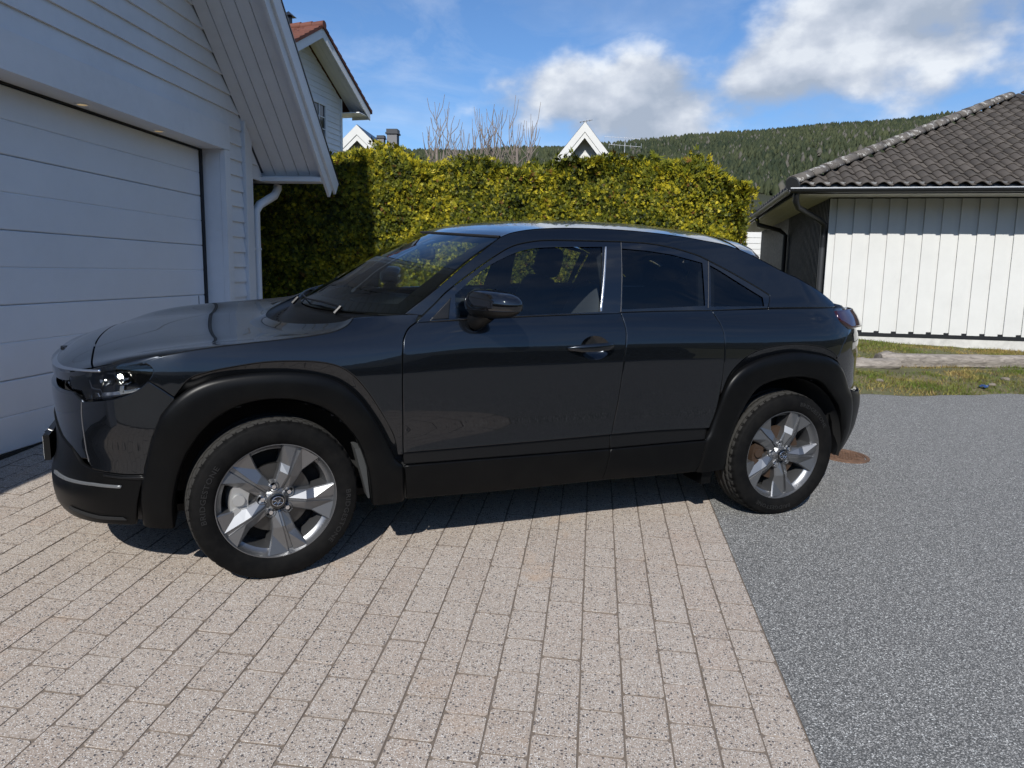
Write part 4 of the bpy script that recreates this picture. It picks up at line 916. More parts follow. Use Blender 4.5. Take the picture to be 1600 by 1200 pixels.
OUT = json.loads('''{"doorF_front":[[0.6012,1.0756],[0.5652,1.0513],[0.5454,1.0234],[0.5334,0.9825],[0.5274,0.8434],[0.5324,0.6792],[0.5387,0.5064]],"doorF_top":[[0.6012,1.0756],[0.7755,1.0845],[0.9113,1.0911],[1.0812,1.0986],[1.3564,1.1077],[1.6048,1.116]],"split":[[1.6048,1.116],[1.6159,1.0595],[1.6198,1.0216],[1.6134,0.9656],[1.6019,0.8512],[1.5911,0.6846],[1.5752,0.5224]],"doorF_bot":[[0.5387,0.5064],[0.8819,0.5102],[1.2424,0.5158],[1.5752,0.5224]],"doorR_top":[[1.6048,1.116],[1.8491,1.1216],[2.1407,1.1235]],"doorR_rear":[[2.1407,1.1235],[2.1732,1.0641],[2.1883,1.0118],[2.1878,0.9555],[2.1886,0.7852],[2.1767,0.6191],[2.1482,0.5208]],"doorR_bot":[[1.5752,0.5224],[1.8375,0.5255],[2.1482,0.5208]],"bandF_bot":[[0.5422,0.4523],[1.0176,0.4521],[1.5686,0.4522]],"bandR_bot":[[1.5686,0.4522],[1.8463,0.4557],[2.1312,0.4586]],"rockF_bot":[[0.5586,0.2857],[1.034,0.2805],[1.5432,0.2861]],"rockR_bot":[[1.5432,0.2861],[1.8209,0.2813],[2.102,0.2811]],"hoodcut":[[-0.4954,0.9291],[-0.4235,0.9537],[-0.3257,0.9719],[-0.2395,0.984],[-0.1074,0.9979],[0.0285,1.0098],[0.1697,1.0246],[0.2588,1.0408],[0.3114,1.0634],[0.3395,1.0911]],"cowl":[[0.3395,1.0911],[0.4514,1.0988],[0.5539,1.1069],[0.6247,1.1079]],"fen_rear_up":[[0.6247,1.1079],[0.6023,1.0819]],"archF_paint":[[0.5132,0.4997],[0.4919,0.5942],[0.4058,0.7496],[0.3349,0.8446],[0.2762,0.8916],[0.2101,0.9138],[0.1159,0.9237],[-0.0227,0.9235],[-0.1561,0.9064],[-0.2431,0.8896],[-0.3033,0.8672],[-0.3612,0.799]],"fen_front":[[-0.3612,0.799],[-0.4109,0.8319],[-0.4665,0.8634]],"fen_hl":[[-0.4665,0.8634],[-0.4471,0.8973],[-0.4625,0.9182],[-0.4954,0.9291]],"archF_clad":[[0.5049,0.4802],[0.4382,0.6199],[0.3547,0.7521],[0.2755,0.8279],[0.1895,0.8656],[0.0685,0.8836],[-0.0685,0.8841],[-0.2015,0.8686],[-0.2789,0.8439],[-0.3298,0.8132],[-0.3616,0.789]],"archF_inner":[[0.4046,0.2814],[0.395,0.3712],[0.3796,0.4615],[0.3382,0.5734],[0.2754,0.6635],[0.2076,0.7236],[0.1125,0.7636],[0.0012,0.7767],[-0.1077,0.7622],[-0.1974,0.7202],[-0.2692,0.6566],[-0.3235,0.5698],[-0.3649,0.4637],[-0.3812,0.3611],[-0.3824,0.2624]],"archF_front":[[-0.3616,0.789],[-0.417,0.7294],[-0.4642,0.633],[-0.5037,0.5141],[-0.52,0.4347],[-0.5174,0.2737]],"bump_hl":[[-0.4665,0.8634],[-0.5101,0.8304],[-0.5628,0.806],[-0.66,0.7796],[-0.7936,0.7602]],"bump_low":[[-0.5048,0.4866],[-0.5906,0.4826],[-0.6718,0.4832],[-0.7801,0.4844],[-0.866,0.4981],[-0.951,0.5444],[-1.0933,0.5659]],"bump_bot":[[-0.5174,0.2737],[-0.6975,0.2782],[-0.9666,0.2586],[-1.0963,0.2799]],"hl":[[-0.6915,0.9139],[-0.596,0.9215],[-0.4726,0.925],[-0.4499,0.9043],[-0.4664,0.8707],[-0.5101,0.8304],[-0.5628,0.8085],[-0.6599,0.7821],[-0.7934,0.7628],[-0.7603,0.7996],[-0.9055,0.7922],[-0.9292,0.8216],[-0.9849,0.8535]],"quar_top":[[2.1407,1.1235],[2.4958,1.1301],[2.99,1.1343]],"quar_tail":[[2.99,1.1343],[2.9848,1.0654],[3.0608,1.0192]],"quar_back":[[3.0608,1.0192],[2.9717,0.9445],[2.9191,0.8632]],"archR_paint":[[2.9103,0.8812],[2.8554,0.9114],[2.7748,0.938],[2.6708,0.9503],[2.5429,0.9459],[2.4187,0.9268],[2.3308,0.8942],[2.2638,0.843],[2.2234,0.7908],[2.199,0.7175]],"archR_clad":[[2.929,0.8449],[2.8223,0.885],[2.6643,0.9101],[2.4871,0.8939],[2.3551,0.8551],[2.2766,0.8091],[2.2218,0.7369],[2.1805,0.5981],[2.1504,0.5002]],"archR_inner":[[3.0374,0.3009],[3.0389,0.3995],[3.0012,0.4991],[2.9343,0.6146],[2.828,0.7291],[2.7186,0.7739],[2.5594,0.7707],[2.4251,0.7325],[2.3553,0.6489],[2.3072,0.529],[2.2764,0.408],[2.285,0.2952]],"archR_back":[[2.929,0.8449],[3.0066,0.7859],[3.101,0.6777]],"frameF":[[0.6295,1.1001],[0.6914,1.1543],[0.7462,1.2045],[0.8518,1.2784],[0.9866,1.3611],[1.0813,1.4087],[1.1749,1.4316],[1.2687,1.4422],[1.424,1.4458],[1.6448,1.4487]],"frameR":[[1.6448,1.4487],[1.8164,1.4452],[1.9587,1.4292],[2.1052,1.3984],[2.1797,1.3727],[2.3229,1.3132],[2.4654,1.2444],[2.5445,1.2003]],"frame_end":[[2.5445,1.2003],[2.5341,1.1715],[2.5095,1.1333]],"glassF":[[0.7765,1.0911],[0.7823,1.1932],[0.9202,1.2988],[1.0326,1.3567],[1.1393,1.3935],[1.2623,1.41],[1.5533,1.4219],[1.4892,1.1191],[1.0661,1.1028]],"tri":[[0.7644,1.1849],[0.7462,1.0883],[0.6573,1.0824]],"glassR":[[1.6506,1.4294],[1.8101,1.4221],[1.9528,1.4074],[2.1569,1.3679],[2.1149,1.1359],[1.6884,1.1204],[1.5997,1.1175]],"glassQ":[[2.1845,1.3589],[2.2479,1.3313],[2.387,1.2566],[2.5033,1.1937],[2.4976,1.1365],[2.131,1.1359]],"apil_in":[[0.554,1.1082],[0.6977,1.2145],[0.8375,1.3216],[0.9484,1.3962],[1.0249,1.4463]],"crease":[[1.0249,1.4463],[1.0967,1.4716],[1.2224,1.4923],[1.4166,1.5044],[1.6817,1.5058],[1.9614,1.4928],[2.187,1.4704],[2.3575,1.4463],[2.5384,1.3852],[2.711,1.3111],[2.967,1.2292],[3.0539,1.1664],[3.0385,1.1399]],"pil_bot":[[2.5099,1.1349],[2.7129,1.1366],[3.0222,1.1369]],"tail":[[2.9839,1.1244],[3.2993,1.1069],[3.3127,1.0786],[3.1958,1.0464],[3.091,1.0178],[2.9848,1.0654]]}''')
def m_carpaint():
    m = mat('grey_metallic_paint', (.012, .0135, .016), .32, .8, .5, 1., .01); t = NT(m); p = t.objc()
    n = t.noise(p, 900, 2, .5); t.col(t.mix(t.mapr(n, .3, .7, 0, 1), (.0080, .0096, .0122), (.0180, .0210, .0262)))
    t.rough(t.mapr(n, .3, .7, .20, .27)); t.b.inputs['Coat IOR'].default_value = 1.5; return m
def m_plastic():
    m = mat('black_textured_plastic', (.005, .005, .005), .35, 0, .15); t = NT(m); n = t.noise(t.objc(), 420, 3, .6); t.bump(n, .15, .0006)
    d = t.noise(t.objc(), 7, 5, .65); t.col(t.mix(t.mapr(d, .45, .75, 0, .6), (.0024, .0025, .0027), (.005, .005, .0048))); return m
def m_rubber():
    m = mat('tyre_rubber', (.01, .01, .01), .6, 0, .08); t = NT(m); p = t.objc(); n = t.noise(p, 14, 6, .7)
    t.col(t.mix(t.mapr(n, .4, .75, 0, .8), (.004, .004, .0042), (.0105, .010, .0095))); t.rough(t.mapr(n, .3, .7, .62, .85)); return m
PAINT, PLAS, TYRE = m_carpaint(), m_plastic(), m_rubber()
GBLK = mat('gloss_black_trim', (.003, .003, .0035), .05, 0, .5, 1., .02)
SBLK = mat('satin_black_trim', (.0045, .0046, .005), .30, 0, .32)
CHROME = mat('chrome', (.75, .76, .78), .08, 1.)
SILV = mat('silver_trim', (.52, .53, .54), .28, .9)
ALLOY = mat('silver_alloy', (.21, .213, .22), .36, .86, .5, .15, .15)
DISC = mat('brake_steel', (.09, .088, .085), .4, .9); DISCR = mat('rusty_brake_steel', (.055, .034, .022), .6, .4)
CALI = mat('cast_aluminium', (.45, .45, .44), .5, .7)
REDL = mat('dark_red_lens', (.022, .0015, .003), .05, 0, .5, 1., .02)
INTR = mat('dark_interior_plastic', (.016, .017, .019), .6); SEAT = mat('dark_grey_seat_cloth', (.045, .046, .05), .85); LITI = mat('pale_interior_trim', (.30, .30, .29), .7)
WELL = mat('wheel_well_felt', (.006, .006, .006), .9)
TREAD = mat('dusty_tread_rubber', (.032, .031, .029), .85, 0, .1)
LETT = mat('raised_rubber_lettering', (.015, .015, .0153), .5, 0, .3)
GCLR, GTNT, GLNS, GSHD = m_glass('side_glass', (.70, .76, .78)), m_glass('privacy_glass', (.36, .40, .42)), m_glass('lamp_cover_glass', (.85, .87, .88), 1., 1.45), m_glass('windscreen_glass', (.62, .70, .68))
GREYL = mat('grey_lamp_strip', (.16, .165, .17), .25, .5)
GLINT = mat('lit_led', (.9, .9, .88), .2, emit=(1, .95, .84), estr=30.)  # emission stands in for the sun's glint on the headlamp

_d = Vector((math.cos(.46345), math.sin(.46345), 0)); _d = (_d-GN*_d.dot(GN)).normalized(); _l = GN.cross(_d)
_o = Vector((-1.60006, 3.68009, gz(-1.60006, 3.68009)))
car = empty('parked_car', _o, 'dark grey compact crossover car parked across the driveway', 'car')
MC = Matrix(((_d.x, _l.x, GN.x, _o.x), (_d.y, _l.y, GN.y, _o.y), (_d.z, _l.z, GN.z, _o.z), (0, 0, 0, 1)))
_roll = Matrix.Translation((0, -.85, 0)) @ Matrix.Rotation(-.012, 4, 'X') @ Matrix.Translation((0, .85, 0))
car.matrix_world = MC @ _roll

def Snorm(u, z, e=8e-4):
    a = S(u+e, z)-S(u-e, z); b = S(u, z+e)-S(u, z-e); n = np.cross(a, b); return n/np.maximum(np.linalg.norm(n, axis=-1, keepdims=True), 1e-9)
def poly(*segs):
    P = []
    for s in segs:
        if isinstance(s, str):
            q = OUT[s.lstrip('-')]; q = smooth(q, max(6, int(14*len(q)))) if len(q) > 2 else np.array(q)
            if s.startswith('-'): q = q[::-1]
        else: q = np.array(s, float)
        P += [tuple(p) for p in q]
    P = np.array(P); keep = [0]
    for i in range(1, len(P)):
        if np.linalg.norm(P[i]-P[keep[-1]]) > .006: keep.append(i)
    P = P[keep]
    if np.linalg.norm(P[0]-P[-1]) < .006: P = P[:-1]
    # subdivide long edges
    Q = []
    for a, b in zip(P, np.roll(P, -1, 0)):
        n = max(1, int(np.linalg.norm(b-a)/.022)); Q += [a+(b-a)*k/n for k in range(n)]
    Q = np.array(Q); ar = np.sum(Q[:, 0]*np.roll(Q[:, 1], -1)-np.roll(Q[:, 0], -1)*Q[:, 1])
    return Q if ar > 0 else Q[::-1]
def inset(P, g):
    e = np.roll(P, -1, 0)-P; e /= np.linalg.norm(e, axis=1, keepdims=True); n = np.stack([-e[:, 1], e[:, 0]], -1); n2 = n+np.roll(n, 1, 0)
    l = np.linalg.norm(n2, axis=1, keepdims=True); n2 = n2/np.maximum(l, .25)/np.maximum(l/2, .55); return P+n2*g, -n2/np.maximum(np.linalg.norm(n2, axis=1, keepdims=True), 1e-6)
def inside(P, Q):
    x, y = Q[:, 0], Q[:, 1]; r = np.zeros(len(Q), bool)
    for (x0, y0), (x1, y1) in zip(P, np.roll(P, -1, 0)):
        if y0 == y1: continue
        c = ((y0 > y) != (y1 > y)) & (x < (x1-x0)*(y-y0)/(y1-y0)+x0); r ^= c
    return r
def dist2poly(P, Q):
    D = np.full(len(Q), 9.)
    for a, b in zip(P, np.roll(P, -1, 0)):
        t = np.clip(((Q-a)@(b-a))/max((b-a)@(b-a), 1e-12), 0, 1); D = np.minimum(D, np.linalg.norm(Q-a-t[:, None]*(b-a), axis=1))
    return D
def panel(name, P, mt, parent=None, off=0., gap=.0022, depth=.018, grid=.034, both=True, holes=(), bev=.0035, rim=True):
    """a body panel cut from the body surface: rounded rim, returned edge, true surface normals"""
    P0, _ = inset(P, gap); P1, o1 = inset(P0, bev); H1 = [h if True else h for h in holes]
    lo, hi = P1.min(0), P1.max(0); gx, gy = np.meshgrid(np.arange(lo[0]+grid/2, hi[0], grid), np.arange(lo[1]+grid/2, hi[1], grid*.8)); G = np.stack([gx.ravel(), gy.ravel()], -1)
    if len(G):
        ok = inside(P1, G) & (dist2poly(P1, G) > grid*.4)
        for h in H1: ok &= ~inside(h, G) & (dist2poly(h, G) > grid*.3)
        G = G[ok]
    n1 = len(P1); pts = [P1]; edges = [(i, (i+1) % n1) for i in range(n1)]; b = n1
    for h in H1: pts.append(h); edges += [(b+i, b+(i+1) % len(h)) for i in range(len(h))]; b += len(h)
    pts.append(G); A = np.vstack(pts); r = delaunay_2d_cdt([Vector(p) for p in A], edges, [], 0, 1e-6)
    UV = np.array([tuple(v) for v in r[0]]); T = [f for f in r[2]]; cen = np.array([UV[list(f)].mean(0) for f in T]); ok = inside(P1, cen)
    for h in H1: ok &= ~inside(h, cen)
    T = [tuple(f) for f, k in zip(T, ok) if k]
    # outer ring indices in the output
    src = {}
    for i, og in enumerate(r[3]):
        for q in og: src[q] = i
    ring = [src[i] for i in range(n1)]
    offs = off(UV[:, 0], UV[:, 1]) if callable(off) else np.full(len(UV), off)
    N = Snorm(UV[:, 0], UV[:, 1]); V = S(UV[:, 0], UV[:, 1])+N*offs[:, None]
    # make triangles face outwards
    F = []
    for a, b_, c in T:
        n = np.cross(V[b_]-V[a], V[c]-V[a]); F.append((a, b_, c) if n@N[a] > 0 else (a, c, b_))
    base = len(V); n0 = Snorm(P0[:, 0], P0[:, 1]); of0 = off(P0[:, 0], P0[:, 1]) if callable(off) else off*np.ones(len(P0))
    S0 = S(P0[:, 0], P0[:, 1]); Ra = S0+n0*(of0-.0022)[:, None]; Rb = S0+n0*(of0-depth)[:, None]
    out = S(P0[:, 0], P0[:, 1])-V[ring]; out -= n0*(out*n0).sum(1)[:, None]; out /= np.maximum(np.linalg.norm(out, axis=1, keepdims=True), 1e-9)
    na = n0+out; na /= np.linalg.norm(na, axis=1, keepdims=True); V = np.vstack([V, Ra, Rb]); NN = np.vstack([N, na, out]); n = len(P0)
    for i in range(n if rim else 0):
        j = (i+1) % n; F += [(ring[i], base+i, base+j, ring[j]), (base+i, base+n+i, base+n+j, base+j)]
    res = []
    for s in ((1, -1) if both else (1,)):
        Vs, Ns = V.copy(), NN.copy(); Fs = F
        if s < 0: Vs[:, 1] *= -1; Ns[:, 1] *= -1; Fs = [f[::-1] for f in F]
        res.append(obj(name, mesh(name, Vs, Fs, True, Ns), mt, (parent[0 if s > 0 else 1] if isinstance(parent, (list, tuple)) else parent) or car))
    return res
def strip(name, A, B, offs, mt, n=90, both=True, parent=None):
    """loft between two polylines on the body; offs: list of (t across, outward offset)"""
    A, B = resamp(A, n), resamp(B, n); V = []; 
    for t, of in offs:
        P = A+(B-A)*t; V.append(S(P[:, 0], P[:, 1])+Snorm(P[:, 0], P[:, 1])*of)
    m = len(V); V = np.vstack(V); F = []
    for i in range(m-1):
        for k in range(n-1): F.append((i*n+k, i*n+k+1, (i+1)*n+k+1, (i+1)*n+k))
    a, b, c = V[F[n//2][0]], V[F[n//2][1]], V[F[n//2][2]]
    if np.cross(b-a, c-a)[1] > 0: F = [f[::-1] for f in F]
    res = []
    for s in ((1, -1) if both else (1,)):
        Vs = V.copy(); Fs = F
        if s < 0: Vs[:, 1] *= -1; Fs = [f[::-1] for f in F]
        o = obj(name, mesh(name, Vs, Fs, True), mt, parent or car); auto_smooth(o, 40); res.append(o)
    return res
def gridobj(name, G, mt, parent=None, flip=False, thick=0., flat=False):
    n, m, _ = G.shape; V = G.reshape(-1, 3); F = [(i*m+j, (i+1)*m+j, (i+1)*m+j+1, i*m+j+1) for i in range(n-1) for j in range(m-1)]
    if flip: F = [f[::-1] for f in F]
    o = obj(name, mesh(name, V, F, not flat), mt, parent or car)
    return o

# ---- flanks
fdoor = panel('front_door', poly('doorF_front', 'doorF_bot', '-split', '-doorF_top'), PAINT, holes=[np.array([(1.447+.078*math.cos(a), .955+.056*math.sin(a)) for a in np.linspace(0, 2*math.pi, 37)[:-1]])])
rdoor = panel('rear_door', poly('split', 'doorR_bot', '-doorR_rear', '-doorR_top'), PAINT)
fend = panel('front_fender', poly('hoodcut', 'cowl', 'fen_rear_up', 'doorF_front', [(.5387, .500)], 'archF_paint', 'fen_front', 'fen_hl'), PAINT)
quar = panel('rear_quarter_panel', poly('quar_top', 'quar_tail', 'quar_back', 'archR_paint', [(2.1895, .70), (2.1895, .7852), (2.1878, .9555), (2.1883, 1.0118), (2.1732, 1.0641)]), PAINT)
tri_band = OUT['archF_paint']; 
strip('arch_band', smooth(OUT['archF_paint'], 80), smooth(OUT['archF_clad'], 80), [(0, -.002), (.08, -.004), (.5, -.012), (1, -.021)], PAINT)
strip('arch_band', smooth(OUT['archR_paint']+[(2.165, .60), (2.1482, .515)], 80), smooth(OUT['archR_clad'], 80), [(0, -.002), (.08, -.004), (.5, -.012), (1, -.021)], PAINT)
CL_P = [(0, -.03), (0, -.004), (.03, .004), (.14, .012), (.40, .017), (.75, .018), (.93, .015), (.985, .008), (1, -.004), (1, -.07)]
strip('wheel_arch_cladding', np.vstack([[(.552, .284), (.541, .450)], smooth(OUT['archF_clad'], 60), smooth(OUT['archF_front'], 30)]), smooth(OUT['archF_inner'], 80), CL_P, PLAS, 120)
strip('wheel_arch_cladding', np.vstack([[(3.15, .30), (3.14, .45), (3.105, .672)], smooth(OUT['archR_back'], 12)[::-1], smooth(OUT['archR_clad'], 60), [(2.128, .4586), (2.106, .2811)]]), smooth(OUT['archR_inner'], 80), CL_P, PLAS, 120)
band = lambda u, z: -.006-.012*np.clip((z-.455)/.06, 0, 1)
panel('door_cladding', poly('doorF_bot', [(1.5752, .5224), (1.5686, .4522)], '-bandF_bot'), SBLK, off=band)
panel('door_cladding', poly('doorR_bot', [(2.1482, .5208), (2.1312, .4586)], '-bandR_bot', [(1.5686, .4522), (1.5752, .5224)]), SBLK, off=band)
rk = lambda u, z: .010*np.clip((z-.28)/.05, 0, 1)
panel('rocker_cladding', poly('bandF_bot', [(1.5686, .4522), (1.5432, .2861)], '-rockF_bot'), PLAS, off=rk)
panel('rocker_cladding', poly('bandR_bot', [(2.1312, .4586), (2.102, .2811)], '-rockR_bot'), PLAS, off=rk)
# pillars and roof sides, black window surrounds, glass
panel('roof_side', poly('apil_in', 'crease', '-pil_bot', '-frame_end', '-frameR', '-frameF'), PAINT, gap=.0015)
gF, gR, gQ = poly(OUT['glassF']), poly(OUT['glassR']), poly(OUT['glassQ'])
gF = poly(OUT['glassF'][:1]+[tuple(x) for x in smooth(OUT['glassF'][1:7], 30)]+OUT['glassF'][7:])
fr = panel('window_surround', poly('frameF', 'frameR', 'frame_end', [(2.5107, 1.1331)], '-doorR_top', '-doorF_top'), GBLK, off=-.004, gap=.001, holes=[gF, inset(gR, .012)[0], inset(gQ, .008)[0]], depth=.03)
panel('side_window', gF, GCLR, fdoor, off=-.010, gap=-.004, depth=.004, bev=.002, rim=False)
panel('side_window', gR, GTNT, rdoor, off=-.009, gap=.001, depth=.004, bev=.002, rim=False)
panel('quarter_window', gQ, GTNT, None, off=-.009, gap=.001, depth=.004, bev=.002, rim=False)
panel('mirror_triangle', poly(OUT['tri']), SBLK, None, off=.001, depth=.008)
panel('window_trim', poly([(.66, 1.076), (.7755, 1.0835), (1.0812, 1.0972), (1.3566, 1.106), (1.6, 1.114), (1.6, 1.1195), (1.3566, 1.1115), (1.0812, 1.103), (.7755, 1.090), (.66, 1.083)]), GBLK, fdoor, off=.006, gap=0, grid=.05)
panel('pillar_edge', poly([(1.4925, 1.1205), (1.5685, 1.4215), (1.5765, 1.4215), (1.5015, 1.1205)]), SILV, fdoor, off=.002, gap=0, depth=.01, grid=.05, bev=.0015)
def seam(pts, name, mt, w=.0022):
    for s, par in ((1, rdoor[0]), (-1, rdoor[1])):
        g = MB(); g.tube([tuple((S(u, z)+Snorm(np.array([u]), np.array([z]))[0]*-.003)*np.array([1, s, 1])) for u, z in pts], w, 6); g.build(name, mt, par, True)
SEAM = mat('grey_seal_lip', (.05, .05, .052), .4)
seam([(2.1225, 1.137), (2.15, 1.24), (2.185, 1.366)], 'window_post', SEAM); seam([(1.606, 1.118), (1.635, 1.28), (1.6645, 1.445)], 'pillar_seam', SEAM)

# ---- front end
UC = X1-LF
panel('front_bumper', poly('fen_front', [(-.4559, .8639)], 'bump_hl', [(-.80, .759), (-.812, .668), (-.809, .559), (-.792, .512)], [(-.7757, .4853), (-.6689, .4837), (-.5886, .4828), (-.5033, .4867), (-.5014, .5143), (-.4611, .6332), (-.4135, .7295), (-.3595, .789)]), PAINT)
panel('front_bumper', poly([(-.80, .759), (-.8698, .790), (-1.03, .780), (UC+.0, .772), (UC+.0, .655), (-1.20, .645), (-1.0515, .5777), (-.9342, .5486), (-.8581, .515), (-.800, .522), (-.809, .559), (-.812, .668)]), PAINT, off=-.006)
panel('lower_bumper', poly([(-.5033, .4867), (-.5886, .4828), (-.6689, .4837), (-.7757, .4853), (-.8581, .50), (-.9342, .5486), (-1.0515, .5777), (-1.20, .640), (UC, .650), (UC, .25), (-1.10, .245), (-.90, .245), (-.77, .252), (-.5456, .2697), (-.5212, .4346)]), PLAS, off=lambda u, z: .006*np.sin(np.clip((z-.26)/.2, 0, 1)*np.pi))
panel('bumper_strip', poly([(-.5, .470), (-.62, .468), (-.70, .470), (-.70, .476), (-.62, .4755), (-.5, .481)]), SBLK, off=.009, gap=0, depth=.01, bev=.0015)
panel('running_light', poly([(-1.09, .398), (-.94, .408), (-.75, .424), (-.609, .430), (-.609, .440), (-.75, .435), (-.94, .420), (-1.10, .412)]), GREYL, off=.013, gap=0, depth=.012, bev=.002)
panel('bumper_slot', poly([(-.58, .296), (-.72, .286), (-.92, .292), (-.92, .305), (-.72, .300), (-.60, .307)]), WELL, off=.011, gap=0, depth=.004, bev=.001)
GREYF = mat('grey_fin_edge', (.10, .10, .105), .4, .3)
for s_ in (1, -1):
    g_ = MB(); g_.tube([tuple((S(u, z)+Snorm(np.array([u]), np.array([z]))[0]*-.001)*np.array([1, s_, 1])) for u, z in ((-.80, .757), (-.808, .71), (-.812, .668), (-.811, .61), (-.808, .559), (-.794, .515))], .0026, 6); g_.build('bumper_fin', GREYF, car, True)
# headlamp: dark housing, glass cover, projector, chrome blade
HLp = poly([(-.662, .9167), (-.5752, .9229), (-.4612, .9254), (-.4402, .9047), (-.4557, .8712), (-.4992, .831), (-.5519, .8093), (-.646, .7837), (-.7722, .766), (-.80, .800), (-.8698, .7984), (-.90, .83), (-.9055, .8667)])
hl = panel('headlight', HLp, GBLK, off=-.045, gap=-.002, depth=.03)
hw = strip('headlight_wall', np.vstack([HLp, HLp[:1]]), np.vstack([HLp, HLp[:1]]), [(0, -.002), (0, -.05)], GBLK)
panel('headlight_lens', HLp, GLNS, hl, off=-.002, gap=.001, depth=.003, rim=False)
def lampcan(u, z, r, dep, nm, mt, par):
    for s, p in ((1, par[0]), (-1, par[1])):
        c = S(u, z)+Snorm(np.array([u]), np.array([z]))[0]*-.012; c[1] *= s; nn = np.array([-.80, -.60*s, 0]); m = MB(); m.lathe([(.0005, dep*.25), (r*.55, dep*.12), (r*.92, 0), (r, 0), (r, dep)], 24, 'y')
        q = Vector(-nn).to_track_quat('Y', 'Z'); o = m.build(nm, mt, p, True); o.matrix_local = Matrix.Translation(c) @ q.to_matrix().to_4x4()
lampcan(-.600, .862, .024, .03, 'projector', CHROME, hl); lampcan(-.700, .850, .022, .03, 'projector', CHROME, hl)
def sun_glint(u, z):  # glowing bead added as the sun's glint in each headlamp
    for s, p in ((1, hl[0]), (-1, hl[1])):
        c = S(u, z)+Snorm(np.array([u]), np.array([z]))[0]*-.016; c[1] *= s; bm = bmesh.new(); bmesh.ops.create_icosphere(bm, subdivisions=2, radius=.009); me = bpy.data.meshes.new('led'); bm.to_mesh(me); bm.free(); o = obj('led', me, GLINT, p); o.location = c
sun_glint(-.606, .874)
panel('lamp_shelf', poly([(-.52, .815), (-.62, .797), (-.76, .776), (-.79, .79), (-.62, .812), (-.52, .828)]), CHROME, hl, off=-.035, gap=0, depth=.006, bev=.001)
panel('projector_stem', poly([(-.618, .845), (-.600, .845), (-.600, .808), (-.618, .808)]), CHROME, hl, off=-.03, gap=0, depth=.008, bev=.001)
GRp = poly([(-.8698, .796), (-1.03, .786), (UC, .778), (UC, .87), (-1.1, .875), (-.9055, .875), (-.90, .83)])
gr = panel('grille', GRp, GBLK, off=-.05, gap=-.002, depth=.02)
for k in range(9):
    u = -.915-k*.055; panel('grille_bar', poly([(u, .795), (u-.012, .795), (u-.012, .865), (u, .865)]), SBLK, gr, off=-.035, gap=0, depth=.008, bev=.002, grid=.05)
panel('chrome_blade', poly([(-.700, .885), (-.700, .894), (-.85, .883), (-1.05, .868), (UC, .864), (UC, .857), (-1.05, .861), (-.85, .875)]), CHROME, off=.004, gap=0, depth=.03, bev=.002)
m = MB(); m.box(-.925, -.900, -.245, .245, .398, .512); pl_ = m.build('plate_holder', SBLK, car)
m = MB(); m.box(-.9265, -.9252, -.24, .24, .403, .507); m.build('licence_plate', mat('white_plate', (.75, .75, .73), .4), pl_)
m = MB(); m.tube([(-.89, -.20, .52), (-.91, -.20, .530), (-.926, -.20, .518)], .004, 6); m.build('plate_bracket', CHROME, car)
# bonnet, nose panel, cowl, windscreen, roof
H = hood(OUT, 81, 61)
def hoodparts():
    ns, nv = H.shape[:2]; q = np.abs(np.linspace(-1, 1, ns)); v0 = np.where(q < .80, .19*(1-(q/.80)**3.), 0.)
    def at(i, v): f = v*(nv-1); a = np.clip(int(f), 0, nv-2); return H[i, a]*(1-(f-a))+H[i, a+1]*(f-a)
    A = np.array([[at(i, v0[i]+.004*(v0[i] > 0)+(1-v0[i]-.004*(v0[i] > 0))*t) for t in np.linspace(0, 1, 56)] for i in range(ns)])
    idx = [i for i in range(ns) if v0[i] > .012]; B = np.array([[at(i, (v0[i]-.004)*t) for t in np.linspace(0, 1, 16)] for i in idx])
    def closed(name, G, dz):                                  # surface plus a returned rim so that the gap reads as depth
        n, m, _ = G.shape; Lw = G.copy(); Lw[..., 2] -= dz; V = np.vstack([G.reshape(-1, 3)]); F = [(i*m+j, (i+1)*m+j, (i+1)*m+j+1, i*m+j+1) for i in range(n-1) for j in range(m-1)]
        bd = [(i, 0) for i in range(n)]+[(n-1, j) for j in range(1, m)]+[(i, m-1) for i in range(n-2, -1, -1)]+[(0, j) for j in range(m-2, 0, -1)]; b = len(V)
        V = np.vstack([V, [G[i, j]-np.array([0, 0, dz]) for i, j in bd]]); k = len(bd)
        for a in range(k): c = (a+1) % k; F.append((bd[a][0]*m+bd[a][1], b+a, b+c, bd[c][0]*m+bd[c][1]))
        if np.cross(G[n//2+1, m//2]-G[n//2, m//2], G[n//2, m//2+1]-G[n//2, m//2])[2] < 0: F = [f[::-1] for f in F]
        o = obj(name, mesh(name, V, F, True), PAINT, car); auto_smooth(o, 50)
    closed('bonnet', A, .02); closed('nose_panel', B, .03)
hoodparts()
SH = shield(OUT, 49, 37); RF = roof(OUT, 49, 71)
def nflip(G): n, m, _ = G.shape; return np.cross(G[n//2+1, m//2]-G[n//2, m//2], G[n//2, m//2+1]-G[n//2, m//2])[2] < 0
ws = gridobj('windscreen', SH, GSHD, flip=nflip(SH)); rf = gridobj('roof', RF, PAINT, flip=nflip(RF))
